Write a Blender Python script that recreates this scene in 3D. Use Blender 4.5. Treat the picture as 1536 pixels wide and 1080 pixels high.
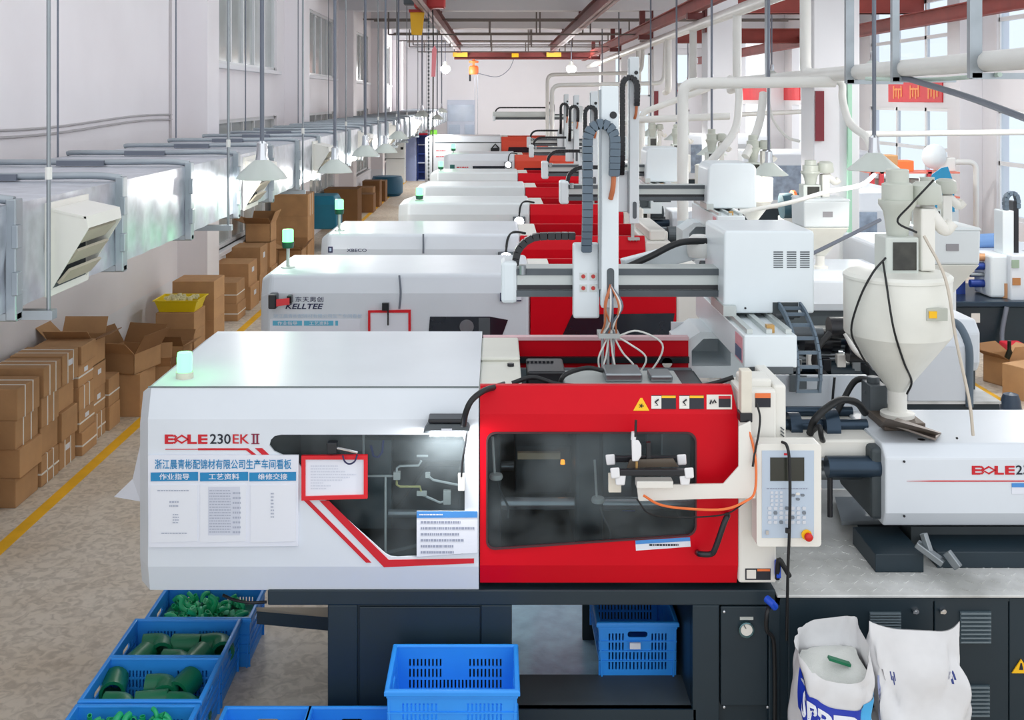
import bpy, math, random
from mathutils import Vector, Matrix
from mathutils.geometry import tessellate_polygon
random.seed(7)
R = math.radians
PI = math.pi
for o in list(bpy.data.objects): bpy.data.objects.remove(o)
SC = bpy.context.scene
COL = SC.collection
# ---------------------------------------------------------------- camera
F = 1650.0; CX = 745.0; CY = 148.0; H = 3.1        # focal length in px, vanishing point, eye height
cam = bpy.data.cameras.new('camera'); camo = bpy.data.objects.new('camera', cam); COL.objects.link(camo)
cam.sensor_fit = 'HORIZONTAL'; cam.sensor_width = 36.0; cam.lens = 36.0 * F / 1536.0
cam.shift_x = (768 - CX) / 1536.0; cam.shift_y = -(540 - CY) / 1536.0
cam.clip_start = 0.05; cam.clip_end = 200
camo.location = (0, 0, H); camo.rotation_euler = (R(90), 0, 0)
SC.camera = camo
# ---------------------------------------------------------------- sky, exposure
W = bpy.data.worlds.new('sky'); SC.world = W; W.use_nodes = True
bg = W.node_tree.nodes['Background']; bg.inputs[0].default_value = (0.93, 0.965, 1.0, 1); bg.inputs[1].default_value = 1.12
SC.view_settings.view_transform = 'Standard'; SC.view_settings.look = 'None'
SC.view_settings.exposure = 0.3; SC.view_settings.gamma = 1.0; SC.view_settings.use_curve_mapping = False
LAMP_W = 26.0                                    # watts of one pendant lamp
def area_light(name, loc, rot, sx, sy, e, col=(1, 1, 1)):
    l = bpy.data.lights.new(name, 'AREA'); l.shape = 'RECTANGLE'; l.size = sx; l.size_y = sy; l.energy = e; l.color = col
    o = bpy.data.objects.new(name, l); COL.objects.link(o); o.location = loc; o.rotation_euler = rot
    return o
# ---------------------------------------------------------------- helpers
def P(px, py, d): return Vector(((px - CX) * d / F, d, H - (py - CY) * d / F))
def XX(px, d): return (px - CX) * d / F
def ZZ(py, d): return H - (py - CY) * d / F
def lin(c): return c / 12.92 if c <= 0.04045 else ((c + 0.055) / 1.055) ** 2.4
def rgb(r, g, b): return (lin(r / 255), lin(g / 255), lin(b / 255), 1)
MATS = {}
def mat(name, col, rough=0.5, metal=0.0, var=0.06, scale=3.0, emit=None, estr=0.0, coat=0.0, bump=0.0, bscale=40, spec=0.5):
    if name in MATS: return MATS[name]
    m = bpy.data.materials.new(name); m.use_nodes = True; MATS[name] = m
    nt = m.node_tree; b = nt.nodes['Principled BSDF']
    b.inputs['Roughness'].default_value = rough; b.inputs['Metallic'].default_value = metal
    b.inputs['Specular IOR Level'].default_value = spec
    if coat: b.inputs['Coat Weight'].default_value = coat; b.inputs['Coat Roughness'].default_value = 0.1
    c = rgb(*col)
    if var > 0:
        tc = nt.nodes.new('ShaderNodeTexCoord'); n = nt.nodes.new('ShaderNodeTexNoise')
        n.inputs['Scale'].default_value = scale; n.inputs['Detail'].default_value = 5
        nt.links.new(tc.outputs['Object'], n.inputs['Vector'])
        r = nt.nodes.new('ShaderNodeValToRGB')
        r.color_ramp.elements[0].position = 0.3; r.color_ramp.elements[1].position = 0.7
        r.color_ramp.elements[0].color = tuple(x * (1 - var) for x in c[:3]) + (1,)
        r.color_ramp.elements[1].color = tuple(min(1, x * (1 + var)) for x in c[:3]) + (1,)
        nt.links.new(n.outputs['Fac'], r.inputs['Fac']); nt.links.new(r.outputs['Color'], b.inputs['Base Color'])
        if bump:
            n2 = nt.nodes.new('ShaderNodeTexNoise'); n2.inputs['Scale'].default_value = bscale
            nt.links.new(tc.outputs['Object'], n2.inputs['Vector'])
            bp = nt.nodes.new('ShaderNodeBump'); bp.inputs['Strength'].default_value = bump; bp.inputs['Distance'].default_value = 0.01
            nt.links.new(n2.outputs['Fac'], bp.inputs['Height']); nt.links.new(bp.outputs['Normal'], b.inputs['Normal'])
    else:
        b.inputs['Base Color'].default_value = c
    if emit:
        b.inputs['Emission Color'].default_value = rgb(*emit); b.inputs['Emission Strength'].default_value = estr
    return m
def glass(name, tint, refl=0.12, haze=0.0, hazecol=(200, 210, 215), rough=0.03):
    if name in MATS: return MATS[name]
    m = bpy.data.materials.new(name); m.use_nodes = True; MATS[name] = m
    nt = m.node_tree; nt.nodes.clear()
    o = nt.nodes.new('ShaderNodeOutputMaterial'); t = nt.nodes.new('ShaderNodeBsdfTransparent'); g = nt.nodes.new('ShaderNodeBsdfGlossy')
    t.inputs[0].default_value = rgb(*tint); g.inputs['Roughness'].default_value = rough; g.inputs[0].default_value = (1, 1, 1, 1)
    fr = nt.nodes.new('ShaderNodeLayerWeight'); fr.inputs[0].default_value = refl
    ge = nt.nodes.new('ShaderNodeNewGeometry'); mu = nt.nodes.new('ShaderNodeMath'); mu.operation = 'SUBTRACT'; mu.use_clamp = True
    nt.links.new(fr.outputs['Fresnel'], mu.inputs[0]); nt.links.new(ge.outputs['Backfacing'], mu.inputs[1])
    mx = nt.nodes.new('ShaderNodeMixShader'); nt.links.new(mu.outputs[0], mx.inputs[0])
    nt.links.new(t.outputs[0], mx.inputs[1]); nt.links.new(g.outputs[0], mx.inputs[2])
    last = mx
    if haze:
        df = nt.nodes.new('ShaderNodeBsdfDiffuse'); df.inputs[0].default_value = rgb(*hazecol)
        tc = nt.nodes.new('ShaderNodeTexCoord'); n = nt.nodes.new('ShaderNodeTexNoise'); n.inputs['Scale'].default_value = 2.5; n.inputs['Detail'].default_value = 7
        nt.links.new(tc.outputs['Object'], n.inputs['Vector'])
        mr = nt.nodes.new('ShaderNodeMapRange'); mr.inputs[1].default_value = 0.35; mr.inputs[2].default_value = 0.75; mr.inputs[3].default_value = 0.0; mr.inputs[4].default_value = haze * 2
        nt.links.new(n.outputs['Fac'], mr.inputs[0])
        m2 = nt.nodes.new('ShaderNodeMixShader'); nt.links.new(mr.outputs[0], m2.inputs[0])
        nt.links.new(mx.outputs[0], m2.inputs[1]); nt.links.new(df.outputs[0], m2.inputs[2]); last = m2
    nt.links.new(last.outputs[0], o.inputs[0])
    return m

def cr(pts, n=6):                                  # Catmull-Rom through the points
    pts = [Vector(p) for p in pts]; out = []
    q = [pts[0] * 2 - pts[1]] + pts + [pts[-1] * 2 - pts[-2]]
    for i in range(1, len(q) - 2):
        a, b, c, d = q[i - 1], q[i], q[i + 1], q[i + 2]
        for k in range(n):
            t = k / n
            out.append(0.5 * ((2 * b) + (c - a) * t + (2 * a - 5 * b + 4 * c - d) * t * t + (3 * b - a - 3 * c + d) * t ** 3))
    out.append(pts[-1]); return out

class MB:
    def __init__(s): s.v = []; s.f = []
    def add(s, vs, fs):
        k = len(s.v); s.v += [tuple(v) for v in vs]; s.f += [tuple(i + k for i in f) for f in fs]; return s
    def box(s, x0, x1, y0, y1, z0, z1):
        if x0 > x1: x0, x1 = x1, x0
        if y0 > y1: y0, y1 = y1, y0
        if z0 > z1: z0, z1 = z1, z0
        return s.add([(x0, y0, z0), (x1, y0, z0), (x1, y1, z0), (x0, y1, z0), (x0, y0, z1), (x1, y0, z1), (x1, y1, z1), (x0, y1, z1)],
                     [(0, 3, 2, 1), (4, 5, 6, 7), (0, 1, 5, 4), (1, 2, 6, 5), (2, 3, 7, 6), (3, 0, 4, 7)])
    def pbox(s, px0, px1, py0, py1, d, th, back=0.0):   # box whose front face is a pixel rectangle at depth d
        return s.box(XX(px0, d), XX(px1, d), d - 0 + back, d + th, ZZ(py0, d), ZZ(py1, d))
    def obox(s, c, size, M):                        # oriented box
        hx, hy, hz = size[0] / 2, size[1] / 2, size[2] / 2
        vs = [Vector(c) + M @ Vector((x, y, z)) for z in (-hz, hz) for x, y in ((-hx, -hy), (hx, -hy), (hx, hy), (-hx, hy))]
        return s.add(vs, [(0, 3, 2, 1), (4, 5, 6, 7), (0, 1, 5, 4), (1, 2, 6, 5), (2, 3, 7, 6), (3, 0, 4, 7)])
    def bar(s, a, b, w, h=None):                    # square bar between two points
        a = Vector(a); b = Vector(b); h = h or w; d = (b - a); L = d.length; q = d.to_track_quat('X', 'Z').to_matrix()
        return s.obox((a + b) / 2, (L, w, h), q)
    def tube(s, pts, r, n=8, caps=True):
        pts = [Vector(p) for p in pts]; k = len(s.v); m = len(pts); ref = None
        rr = r if isinstance(r, (list, tuple)) else [r] * m
        for i, p in enumerate(pts):
            t = (pts[min(i + 1, m - 1)] - pts[max(i - 1, 0)]); t = t.normalized() if t.length > 1e-9 else Vector((0, 0, 1))
            if ref is None:
                ref = Vector((0, 0, 1)) if abs(t.z) < 0.9 else Vector((1, 0, 0))
            u = (ref - t * ref.dot(t)).normalized(); w = t.cross(u); ref = u
            for j in range(n):
                a = 2 * PI * j / n; s.v.append(tuple(p + (u * math.cos(a) + w * math.sin(a)) * rr[i]))
        for i in range(m - 1):
            for j in range(n):
                s.f.append((k + i * n + j, k + i * n + (j + 1) % n, k + (i + 1) * n + (j + 1) % n, k + (i + 1) * n + j))
        if caps:
            s.f.append(tuple(k + j for j in range(n - 1, -1, -1))); s.f.append(tuple(k + (m - 1) * n + j for j in range(n)))
        return s
    def cyl(s, a, b, r, r2=None, n=20): return s.tube([a, b], [r, r if r2 is None else r2], n)
    def lathe(s, prof, c, n=24, axis='Z', arc=None):
        k = len(s.v); m = len(prof)
        for (r, z) in prof:
            for j in range(n):
                a = 2 * PI * j / n; x, y = r * math.cos(a), r * math.sin(a)
                if axis == 'Z': s.v.append((c[0] + x, c[1] + y, c[2] + z))
                elif axis == 'Y': s.v.append((c[0] + x, c[1] + z, c[2] + y))
                else: s.v.append((c[0] + z, c[1] + x, c[2] + y))
        for i in range(m - 1):
            for j in range(n):
                s.f.append((k + i * n + j, k + i * n + (j + 1) % n, k + (i + 1) * n + (j + 1) % n, k + (i + 1) * n + j))
        return s
    def loft(s, secs, closed=True, caps=True):
        k = len(s.v); n = len(secs[0]); m = len(secs)
        for q in secs: s.v += [tuple(p) for p in q]
        for i in range(m - 1):
            for j in range(n if closed else n - 1):
                s.f.append((k + i * n + j, k + i * n + (j + 1) % n, k + (i + 1) * n + (j + 1) % n, k + (i + 1) * n + j))
        if caps and closed:
            s.f.append(tuple(k + j for j in range(n - 1, -1, -1))); s.f.append(tuple(k + (m - 1) * n + j for j in range(n)))
        return s
    def plate(s, outer, holes=(), mp=None, th=0.01):
        """flat plate with holes; outer/holes in (u, v); mp(u, v, w) -> world, w from 0 to th"""
        loops = [list(outer)] + [list(h) for h in holes]
        tris = tessellate_polygon([[Vector((u, v, 0)) for u, v in l] for l in loops])
        flat = [p for l in loops for p in l]; n = len(flat); k = len(s.v)
        for w in (0, th):
            for u, v in flat: s.v.append(tuple(mp(u, v, w)))
        for a, b, c in tris:
            s.f.append((k + a, k + b, k + c)); s.f.append((k + n + c, k + n + b, k + n + a))
        o = 0
        for l in loops:
            m = len(l)
            for i in range(m):
                j = (i + 1) % m; s.f.append((k + o + i, k + o + j, k + n + o + j, k + n + o + i))
            o += m
        return s
    def pplate(s, outer, d, th=0.01, holes=()):     # plate given in photo pixels on the plane y = d
        return s.plate(outer, holes, lambda u, v, w: (XX(u, d), d + w, ZZ(v, d)), th)
    def build(s, name, m, parent=None, smooth=None, bevel=0.0, origin=None, seg=2):
        root = parent
        while root is not None and root.parent is not None: root = root.parent
        if root is not None: og = root.location.copy()
        elif origin is not None: og = Vector(origin)
        else:
            og = Vector((sum(v[0] for v in s.v) / len(s.v), sum(v[1] for v in s.v) / len(s.v), min(v[2] for v in s.v)))
        me = bpy.data.meshes.new(name)
        me.from_pydata([(v[0] - og.x, v[1] - og.y, v[2] - og.z) for v in s.v], [], s.f); me.update()
        import bmesh
        bm = bmesh.new(); bm.from_mesh(me); bmesh.ops.recalc_face_normals(bm, faces=bm.faces); bm.to_mesh(me); bm.free()
        me.materials.append(m)
        if smooth:
            me.polygons.foreach_set('use_smooth', [True] * len(me.polygons)); me.set_sharp_from_angle(angle=R(smooth))
        o = bpy.data.objects.new(name, me); COL.objects.link(o)
        if parent is not None: o.parent = parent
        else: o.location = og
        if bevel:
            bv = o.modifiers.new('bevel', 'BEVEL'); bv.width = bevel; bv.segments = seg; bv.limit_method = 'ANGLE'; bv.angle_limit = R(35)
        return o

def tag(o, label, cat, group=None, kind=None):
    o['label'] = label; o['category'] = cat
    if group: o['group'] = group
    if kind: o['kind'] = kind
    return o
def thing(name, loc, label, cat, group=None, kind=None):
    o = bpy.data.objects.new(name, None); COL.objects.link(o); o.location = loc; o.empty_display_size = 0.05
    return tag(o, label, cat, group, kind)
def copy_tree(o, parent=None):
    c = o.copy(); COL.objects.link(c); c.parent = parent
    for ch in list(o.children): copy_tree(ch, c)
    return c
def place(o, loc, rz=0.0, label=None, group=None):
    o.location = loc; o.rotation_euler = (0, 0, rz)
    if label: o['label'] = label
    if group: o['group'] = group
    return o
TXT = {}
def text_geo(s, bold=0.0, shear=0.0):
    key = (s, bold, shear)
    if key not in TXT:
        cu = bpy.data.curves.new('t', 'FONT'); cu.body = s; cu.size = 1; cu.offset = bold; cu.shear = shear; cu.resolution_u = 3
        ob = bpy.data.objects.new('t', cu); COL.objects.link(ob)
        dg = bpy.context.evaluated_depsgraph_get(); me = bpy.data.meshes.new_from_object(ob.evaluated_get(dg))
        vs = [(v.co.x, v.co.y) for v in me.vertices]; fs = [tuple(p.vertices) for p in me.polygons]
        bpy.data.objects.remove(ob); bpy.data.curves.remove(cu); bpy.data.meshes.remove(me)
        TXT[key] = (vs, fs)
    return TXT[key]
def text_mb(mb, s, u0, u1, v0, v1, mp, bold=0.0, shear=0.0):
    """fit text to the rectangle u0..u1 (left to right), v0..v1 (bottom to top)"""
    vs, fs = text_geo(s, bold, shear)
    if not vs: return mb
    x0 = min(v[0] for v in vs); x1 = max(v[0] for v in vs); y0 = min(v[1] for v in vs); y1 = max(v[1] for v in vs)
    return mb.add([mp(u0 + (x - x0) / (x1 - x0) * (u1 - u0), v0 + (y - y0) / (y1 - y0) * (v1 - v0)) for x, y in vs], fs)
def ptext(mb, s, px0, px1, py0, py1, d, bold=0.0, shear=0.0):
    return text_mb(mb, s, px0, px1, py1, py0, lambda u, v: (XX(u, d), d, ZZ(v, d)), bold, shear)
def rrect(x0, x1, y0, y1, r, n=5):
    out = []
    for cx, cy, a0 in ((x1 - r, y1 - r, 0), (x0 + r, y1 - r, 90), (x0 + r, y0 + r, 180), (x1 - r, y0 + r, 270)):
        for k in range(n + 1):
            a = R(a0 + 90 * k / n); out.append((cx + r * math.cos(a), cy + r * math.sin(a)))
    return out
def lines_mb(mb, px0, px1, py0, py1, d, rows, fill=0.9, rnd=None):   # small print as rows of strokes
    rnd = rnd or random.Random(3)
    for i in range(rows):
        yy = py0 + (py1 - py0) * (i + 0.5) / rows; h = (py1 - py0) / rows * 0.2; x = px0; end = px1 - (px1 - px0) * rnd.random() * (1 - fill) * 3
        while x < end:
            w = rnd.uniform(1.5, 4.5)
            mb.add([P(x, yy - h, d), P(min(x + w, end), yy - h, d), P(min(x + w, end), yy + h, d), P(x, yy + h, d)], [(0, 1, 2, 3)]); x += w + 0.9
    return mb
# ---------------------------------------------------------------- materials
WHITE = mat('machine_white_paint', (217, 223, 230), 0.35, var=0.02)
WHITE2 = mat('cover_white_paint', (222, 228, 230), 0.4, var=0.02)
CREAM = mat('cream_paint', (230, 228, 221), 0.4, var=0.03)
CREAM2 = mat('aged_cream_plastic', (222, 216, 202), 0.5, var=0.08, scale=6)
RED = mat('red_paint', (206, 0, 26), 0.42, var=0.04, spec=0.2)
RED2 = mat('orange_red_paint', (214, 70, 45), 0.4, var=0.04)
STRIPE = mat('red_stripe_print', (200, 14, 34), 0.5, var=0)
DARK = mat('dark_teal_paint', (24, 42, 52), 0.45, var=0.1)
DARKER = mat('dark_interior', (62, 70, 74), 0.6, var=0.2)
BLACK = mat('black_rubber', (20, 22, 25), 0.5, var=0.1)
BLACKP = mat('black_plastic', (24, 26, 32), 0.3, var=0.05)
STEEL = mat('polished_steel', (210, 214, 218), 0.25, 0.7, var=0.05)
STEEL2 = mat('grey_steel', (150, 156, 160), 0.38, 1.0, var=0.12)
ALU = mat('anodised_aluminium', (196, 202, 200), 0.4, 0.6, var=0.05)
GREYM = mat('grey_machinery', (88, 95, 100), 0.5, 0.3, var=0.2)
CHAIN = mat('grey_blue_plastic', (92, 108, 122), 0.55, var=0.08)
GALV = mat('galvanised_sheet', (200, 204, 212), 0.36, 0.8, var=0.14, scale=9)
GALV2 = mat('galvanised_flange', (168, 176, 182), 0.38, 0.8, var=0.12)
PVC = mat('white_pvc', (228, 228, 224), 0.4, var=0.03)
ROD = mat('grey_conduit', (120, 126, 138), 0.45, 0.4, var=0.05)
CARD = mat('brown_cardboard', (180, 138, 96), 0.85, var=0.1, scale=5)
CARD2 = mat('light_cardboard', (190, 146, 102), 0.85, var=0.08, scale=5)
CARDIN = mat('cardboard_inside', (142, 102, 64), 0.9, var=0.08)
STRAP = mat('white_strap', (236, 232, 226), 0.5, var=0)
PAPER = mat('white_paper', (226, 229, 238), 0.7, var=0.02)
PAPER2 = mat('grey_print_paper', (206, 210, 222), 0.7, var=0.03)
INK = mat('grey_ink', (150, 156, 174), 0.8, var=0)
INKD = mat('black_ink', (24, 28, 44), 0.6, var=0)
NAVY = mat('navy_ink', (40, 44, 84), 0.6, var=0)
BLUEP = mat('blue_print', (24, 132, 186), 0.5, var=0)
PALEBLUE = mat('pale_blue_print', (190, 210, 228), 0.6, var=0)
CRATE = mat('blue_crate_plastic', (46, 150, 242), 0.38, var=0.05, scale=4)
GREEN = mat('green_ppr_plastic', (12, 112, 76), 0.4, var=0.1)
GREEN2 = mat('bright_green_plastic', (28, 176, 116), 0.4, var=0.12)
YELLOW = mat('yellow_paint', (236, 178, 20), 0.6, var=0.12, scale=4)
YBIN = mat('yellow_plastic', (240, 212, 20), 0.45, var=0.04)
ORANGE = mat('orange_plastic', (236, 120, 62), 0.5, var=0.05)
LAMPW = mat('lamp_enamel', (206, 214, 208), 0.4, var=0.02)
CHROME = mat('chrome', (215, 218, 222), 0.12, 1.0, var=0)
BULB = mat('lit_bulb', (255, 255, 255), 0.4, var=0, emit=(255, 252, 244), estr=6)
LED = mat('lit_led', (255, 255, 255), 0.4, var=0, emit=(250, 252, 255), estr=14)
GLED = mat('lit_green_lens', (30, 120, 60), 0.3, var=0, emit=(120, 255, 150), estr=2.3)
GLASSD = glass('smoked_guard_glass', (214, 220, 222), 0.16, 0.11, (168, 178, 182))  # pale haze mixed into the glass lightens the dim view inside
GLASSC = glass('clear_sheet', (235, 240, 245), 0.1)
SMOKE = mat('dark_window', (28, 34, 44), 0.12, var=0.1, spec=0.6)
PANE = mat('grey_window_pane', (182, 188, 187), 0.15, var=0.12, scale=1.2, spec=0.6)
CRANE = mat('maroon_crane_paint', (112, 50, 48), 0.5, var=0.15)
CRANE2 = mat('rust_red_paint', (150, 64, 56), 0.5, var=0.12)
SKYB = mat('sky_blue_plastic', (40, 150, 196), 0.4, var=0.04)
BLUE = mat('deep_blue_paint', (20, 56, 140), 0.45, var=0.08)
GUNM = mat('dark_blue_steel', (50, 66, 82), 0.28, 0.6, var=0.12)
# ================================================================ setting
XW = -4.15; XR = 9.5; YB = 50.8; ZC = 6.05
COLY = [14.3, 21.5, 28.9, 36.3, 43.6]
def noise_mat(name, cols, scales, rough=0.6, bump=0.0, stretch=(1, 1, 1)):
    m = bpy.data.materials.new(name); m.use_nodes = True; MATS[name] = m
    nt = m.node_tree; b = nt.nodes['Principled BSDF']; b.inputs['Roughness'].default_value = rough
    tc = nt.nodes.new('ShaderNodeTexCoord'); mp = nt.nodes.new('ShaderNodeMapping'); mp.inputs['Scale'].default_value = stretch
    nt.links.new(tc.outputs['Object'], mp.inputs['Vector'])
    def ramp(sc, c0, c1, lo, hi, det=8, dist=0.0):
        n = nt.nodes.new('ShaderNodeTexNoise'); n.inputs['Scale'].default_value = sc; n.inputs['Detail'].default_value = det; n.inputs['Distortion'].default_value = dist
        nt.links.new(mp.outputs['Vector'], n.inputs['Vector'])
        r = nt.nodes.new('ShaderNodeValToRGB'); r.color_ramp.elements[0].position = lo; r.color_ramp.elements[1].position = hi
        r.color_ramp.elements[0].color = c0; r.color_ramp.elements[1].color = c1
        nt.links.new(n.outputs['Fac'], r.inputs['Fac']); return n, r
    n1, r1 = ramp(scales[0], rgb(*cols[0]), rgb(*cols[1]), 0.35, 0.65)
    n2, r2 = ramp(scales[1], (0.66, 0.64, 0.62, 1), (1, 1, 1, 1), 0.36, 0.58, 10, 1.2)
    mx = nt.nodes.new('ShaderNodeMixRGB'); mx.blend_type = 'MULTIPLY'; mx.inputs[0].default_value = 0.8
    nt.links.new(r1.outputs[0], mx.inputs[1]); nt.links.new(r2.outputs[0], mx.inputs[2])
    nt.links.new(mx.outputs[0], b.inputs['Base Color'])
    if bump:
        bp = nt.nodes.new('ShaderNodeBump'); bp.inputs['Strength'].default_value = bump; bp.inputs['Distance'].default_value = 0.01
        nt.links.new(n2.outputs['Fac'], bp.inputs['Height']); nt.links.new(bp.outputs['Normal'], b.inputs['Normal'])
    return m
FLOORM = noise_mat('worn_concrete_floor', [(206, 190, 170), (222, 212, 199)], (0.9, 14.0), 0.55, 0.12)
def wall_paint():
    m = bpy.data.materials.new('two_tone_wall_paint'); m.use_nodes = True; nt = m.node_tree; b = nt.nodes['Principled BSDF']; b.inputs['Roughness'].default_value = 0.6
    tc = nt.nodes.new('ShaderNodeTexCoord'); sx = nt.nodes.new('ShaderNodeSeparateXYZ'); nt.links.new(tc.outputs['Object'], sx.inputs[0])
    gt = nt.nodes.new('ShaderNodeMath'); gt.operation = 'GREATER_THAN'; gt.inputs[1].default_value = 0.78; nt.links.new(sx.outputs['Z'], gt.inputs[0])
    n = nt.nodes.new('ShaderNodeTexNoise'); n.inputs['Scale'].default_value = 0.8; n.inputs['Detail'].default_value = 6; nt.links.new(tc.outputs['Object'], n.inputs['Vector'])
    r = nt.nodes.new('ShaderNodeValToRGB'); r.color_ramp.elements[0].position = 0.3; r.color_ramp.elements[1].position = 0.7
    r.color_ramp.elements[0].color = (0.93, 0.92, 0.92, 1); r.color_ramp.elements[1].color = (1, 1, 1, 1); nt.links.new(n.outputs['Fac'], r.inputs['Fac'])
    mx = nt.nodes.new('ShaderNodeMixRGB'); nt.links.new(gt.outputs[0], mx.inputs[0]); mx.inputs[1].default_value = rgb(240, 241, 246); mx.inputs[2].default_value = rgb(244, 240, 243)
    m2 = nt.nodes.new('ShaderNodeMixRGB'); m2.blend_type = 'MULTIPLY'; m2.inputs[0].default_value = 1; nt.links.new(mx.outputs[0], m2.inputs[1]); nt.links.new(r.outputs[0], m2.inputs[2])
    nt.links.new(m2.outputs[0], b.inputs['Base Color']); MATS['two_tone_wall_paint'] = m; return m
WALL = wall_paint()
WALLW = mat('white_wall_paint', (230, 230, 234), 0.6, var=0.02, scale=0.7)
COLW = mat('column_white_paint', (226, 226, 230), 0.6, var=0.02, scale=0.7)
FRAMEW = mat('white_window_frame', (226, 228, 230), 0.4, var=0)
fl = MB().box(-4.5, 10, 0.5, 52, -0.1, 0).build('floor', FLOORM, origin=(0, 0, 0)); tag(fl, 'worn beige grey concrete workshop floor', 'floor', kind='structure')
# painted lane lines
for nm, x0, x1, y0, y1, lb in (('floor_line', -3.47, -3.37, 3, 44, 'long yellow painted line on floor beside stacked cartons'), ('floor_line', 5.12, 5.22, 7, 30, 'yellow painted line on floor under right hand bay')):
    o = MB().box(x0, x1, y0, y1, 0.0, 0.003).build(nm, YELLOW, origin=(0, 0, 0)); tag(o, lb, 'floor line', kind='structure')
# left wall with window openings
LW = []                                            # (y0, y1, z0, z1)
for i, y in enumerate(COLY[:-1]):
    for z0, z1 in ((0.83, 2.78), (3.62, 5.1)):
        LW.append((y + 1.45, COLY[i + 1] - 0.75, z0, z1))
holes = [[(a, c), (b, c), (b, d), (a, d)] for a, b, c, d in LW]
o = MB().plate([(2.0, 0), (YB, 0), (YB, ZC), (2.0, ZC)], holes, lambda u, v, w: (XW - w, u, v), 0.24).build('wall_left', WALL, origin=(0, 0, 0))
tag(o, 'long two tone grey and white workshop wall beside duct', 'wall', kind='structure')
for i, (a, b, c, d) in enumerate(LW):
    w = thing('window_%d' % (i + 1), (XW, (a + b) / 2, c), ('low' if c < 2 else 'high') + ' white framed sliding window in left wall, bay %s' % ['after first column', 'after second column', 'after third column', 'after fourth column'][i // 2], 'window', kind='structure')
    m = MB(); t = 0.06
    m.box(XW - 0.14, XW - 0.04, a, b, c, c + t); m.box(XW - 0.14, XW - 0.04, a, b, d - t, d); m.box(XW - 0.14, XW - 0.04, a, a + t, c, d); m.box(XW - 0.14, XW - 0.04, b - t, b, c, d)
    n = 6
    for k in range(1, n): y = a + (b - a) * k / n; m.box(XW - 0.13, XW - 0.05, y - 0.03, y + 0.03, c, d)
    m.build('window_frame', FRAMEW, w)
    for k in range(n): MB().box(XW - 0.1, XW - 0.09, a + (b - a) * k / n + 0.03, a + (b - a) * (k + 1) / n - 0.03, c + t, d - t).build('pane', PANE, w)
    MB().box(XW - 0.05, XW + 0.09, a - 0.05, b + 0.05, c - 0.07, c).build('window_sill', WALLW, w, bevel=0.01)
for y in COLY:
    o = MB().box(XW - 0.01, -3.76, y, y + 0.6, 0, 5.42).build('column', WALL, origin=(0, 0, 0)); tag(o, 'square wall column in left wall, two tone white paint', 'column', 'columns of left wall', 'structure')
    o = MB().box(4.12, 4.72, y, y + 0.6, 0, 5.42).build('column', COLW, bevel=0.015); tag(o, 'free standing white column between the two bays', 'column', 'columns between bays', 'structure')
# back wall with bright windows in right bay
bw = [(5.2, 8.9, 3.2, 5.2), (5.2, 8.9, 0.9, 2.6)]
holes = [[(a, c), (b, c), (b, d), (a, d)] for a, b, c, d in bw]
o = MB().plate([(XW - 0.3, 0), (XR + 0.3, 0), (XR + 0.3, ZC), (XW - 0.3, ZC)], holes, lambda u, v, w: (u, YB + w, v), 0.24).build('wall_back', WALLW, origin=(0, 0, 0))
tag(o, 'plain white end wall of the workshop', 'wall', kind='structure')
for i, (a, b, c, d) in enumerate(bw):
    w = thing('window_%d' % (20 + i), ((a + b) / 2, YB, c), ('upper' if i == 0 else 'lower') + ' bright window in end wall of right bay', 'window', kind='structure')
    m = MB()
    for k in range(5): x = a + (b - a) * k / 4; m.box(x - 0.05, x + 0.05, YB + 0.04, YB + 0.12, c, d)
    m.box(a, b, YB + 0.04, YB + 0.12, c, c + 0.08); m.box(a, b, YB + 0.04, YB + 0.12, d - 0.08, d); m.build('window_frame', FRAMEW, w)
    for k in range(4): MB().box(a + (b - a) * k / 4 + .05, a + (b - a) * (k + 1) / 4 - .05, YB + 0.07, YB + 0.08, c + .08, d - .08).build('pane', GLASSC, w)
# right wall with big windows
RWn = []
ys = [5.0, 12.2, 13.5, 20.9, 22.7, 28.0, 30.5, 35.4, 38, 43, 45, 50]
for a, b in zip(ys[::2], ys[1::2]): RWn += [(a, b, .85 if a < 22 else 1.1, 2.9), (a, b, 3.9 if a < 22 else 3.62, 5.3)]
holes = [[(a, c), (b, c), (b, d), (a, d)] for a, b, c, d in RWn]
o = MB().plate([(4.0, 0), (YB, 0), (YB, ZC), (4.0, ZC)], holes, lambda u, v, w: (XR + w, u, v), 0.24).build('wall_right', WALLW, origin=(0, 0, 0))
tag(o, 'white outer wall of right bay with tall bright windows', 'wall', kind='structure')
for i, (a, b, c, d) in enumerate(RWn[2:6]):
    w = thing('window_%d' % (30 + i), (XR, (a + b) / 2, c), ('low' if c < 2 else 'high') + ' bright window in outer wall of right bay, %s column' % ('before' if i < 2 else 'behind'), 'window', kind='structure')
    m = MB()
    for k in range(4): y = a + (b - a) * k / 3; m.box(XR + 0.04, XR + 0.12, y - 0.05, y + 0.05, c, d)
    for z in (c + .04, (c + d) / 2, d - .04): m.box(XR + 0.04, XR + 0.12, a, b, z - .04, z + .04)
    m.build('window_frame', FRAMEW, w)
    for k in range(3): MB().box(XR + .07, XR + .08, a + (b - a) * k / 3 + .05, a + (b - a) * (k + 1) / 3 - .05, c + .08, d - .08).build('pane', GLASSC, w)
for y in (21.5, 28.9, 36.3, 43.6):
    o = MB().box(9.05, 9.5, y, y + 0.6, 0, 5.42).build('column', COLW, bevel=0.01); tag(o, 'white column standing against outer wall of right bay', 'column', 'columns of outer wall', 'structure')
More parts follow.
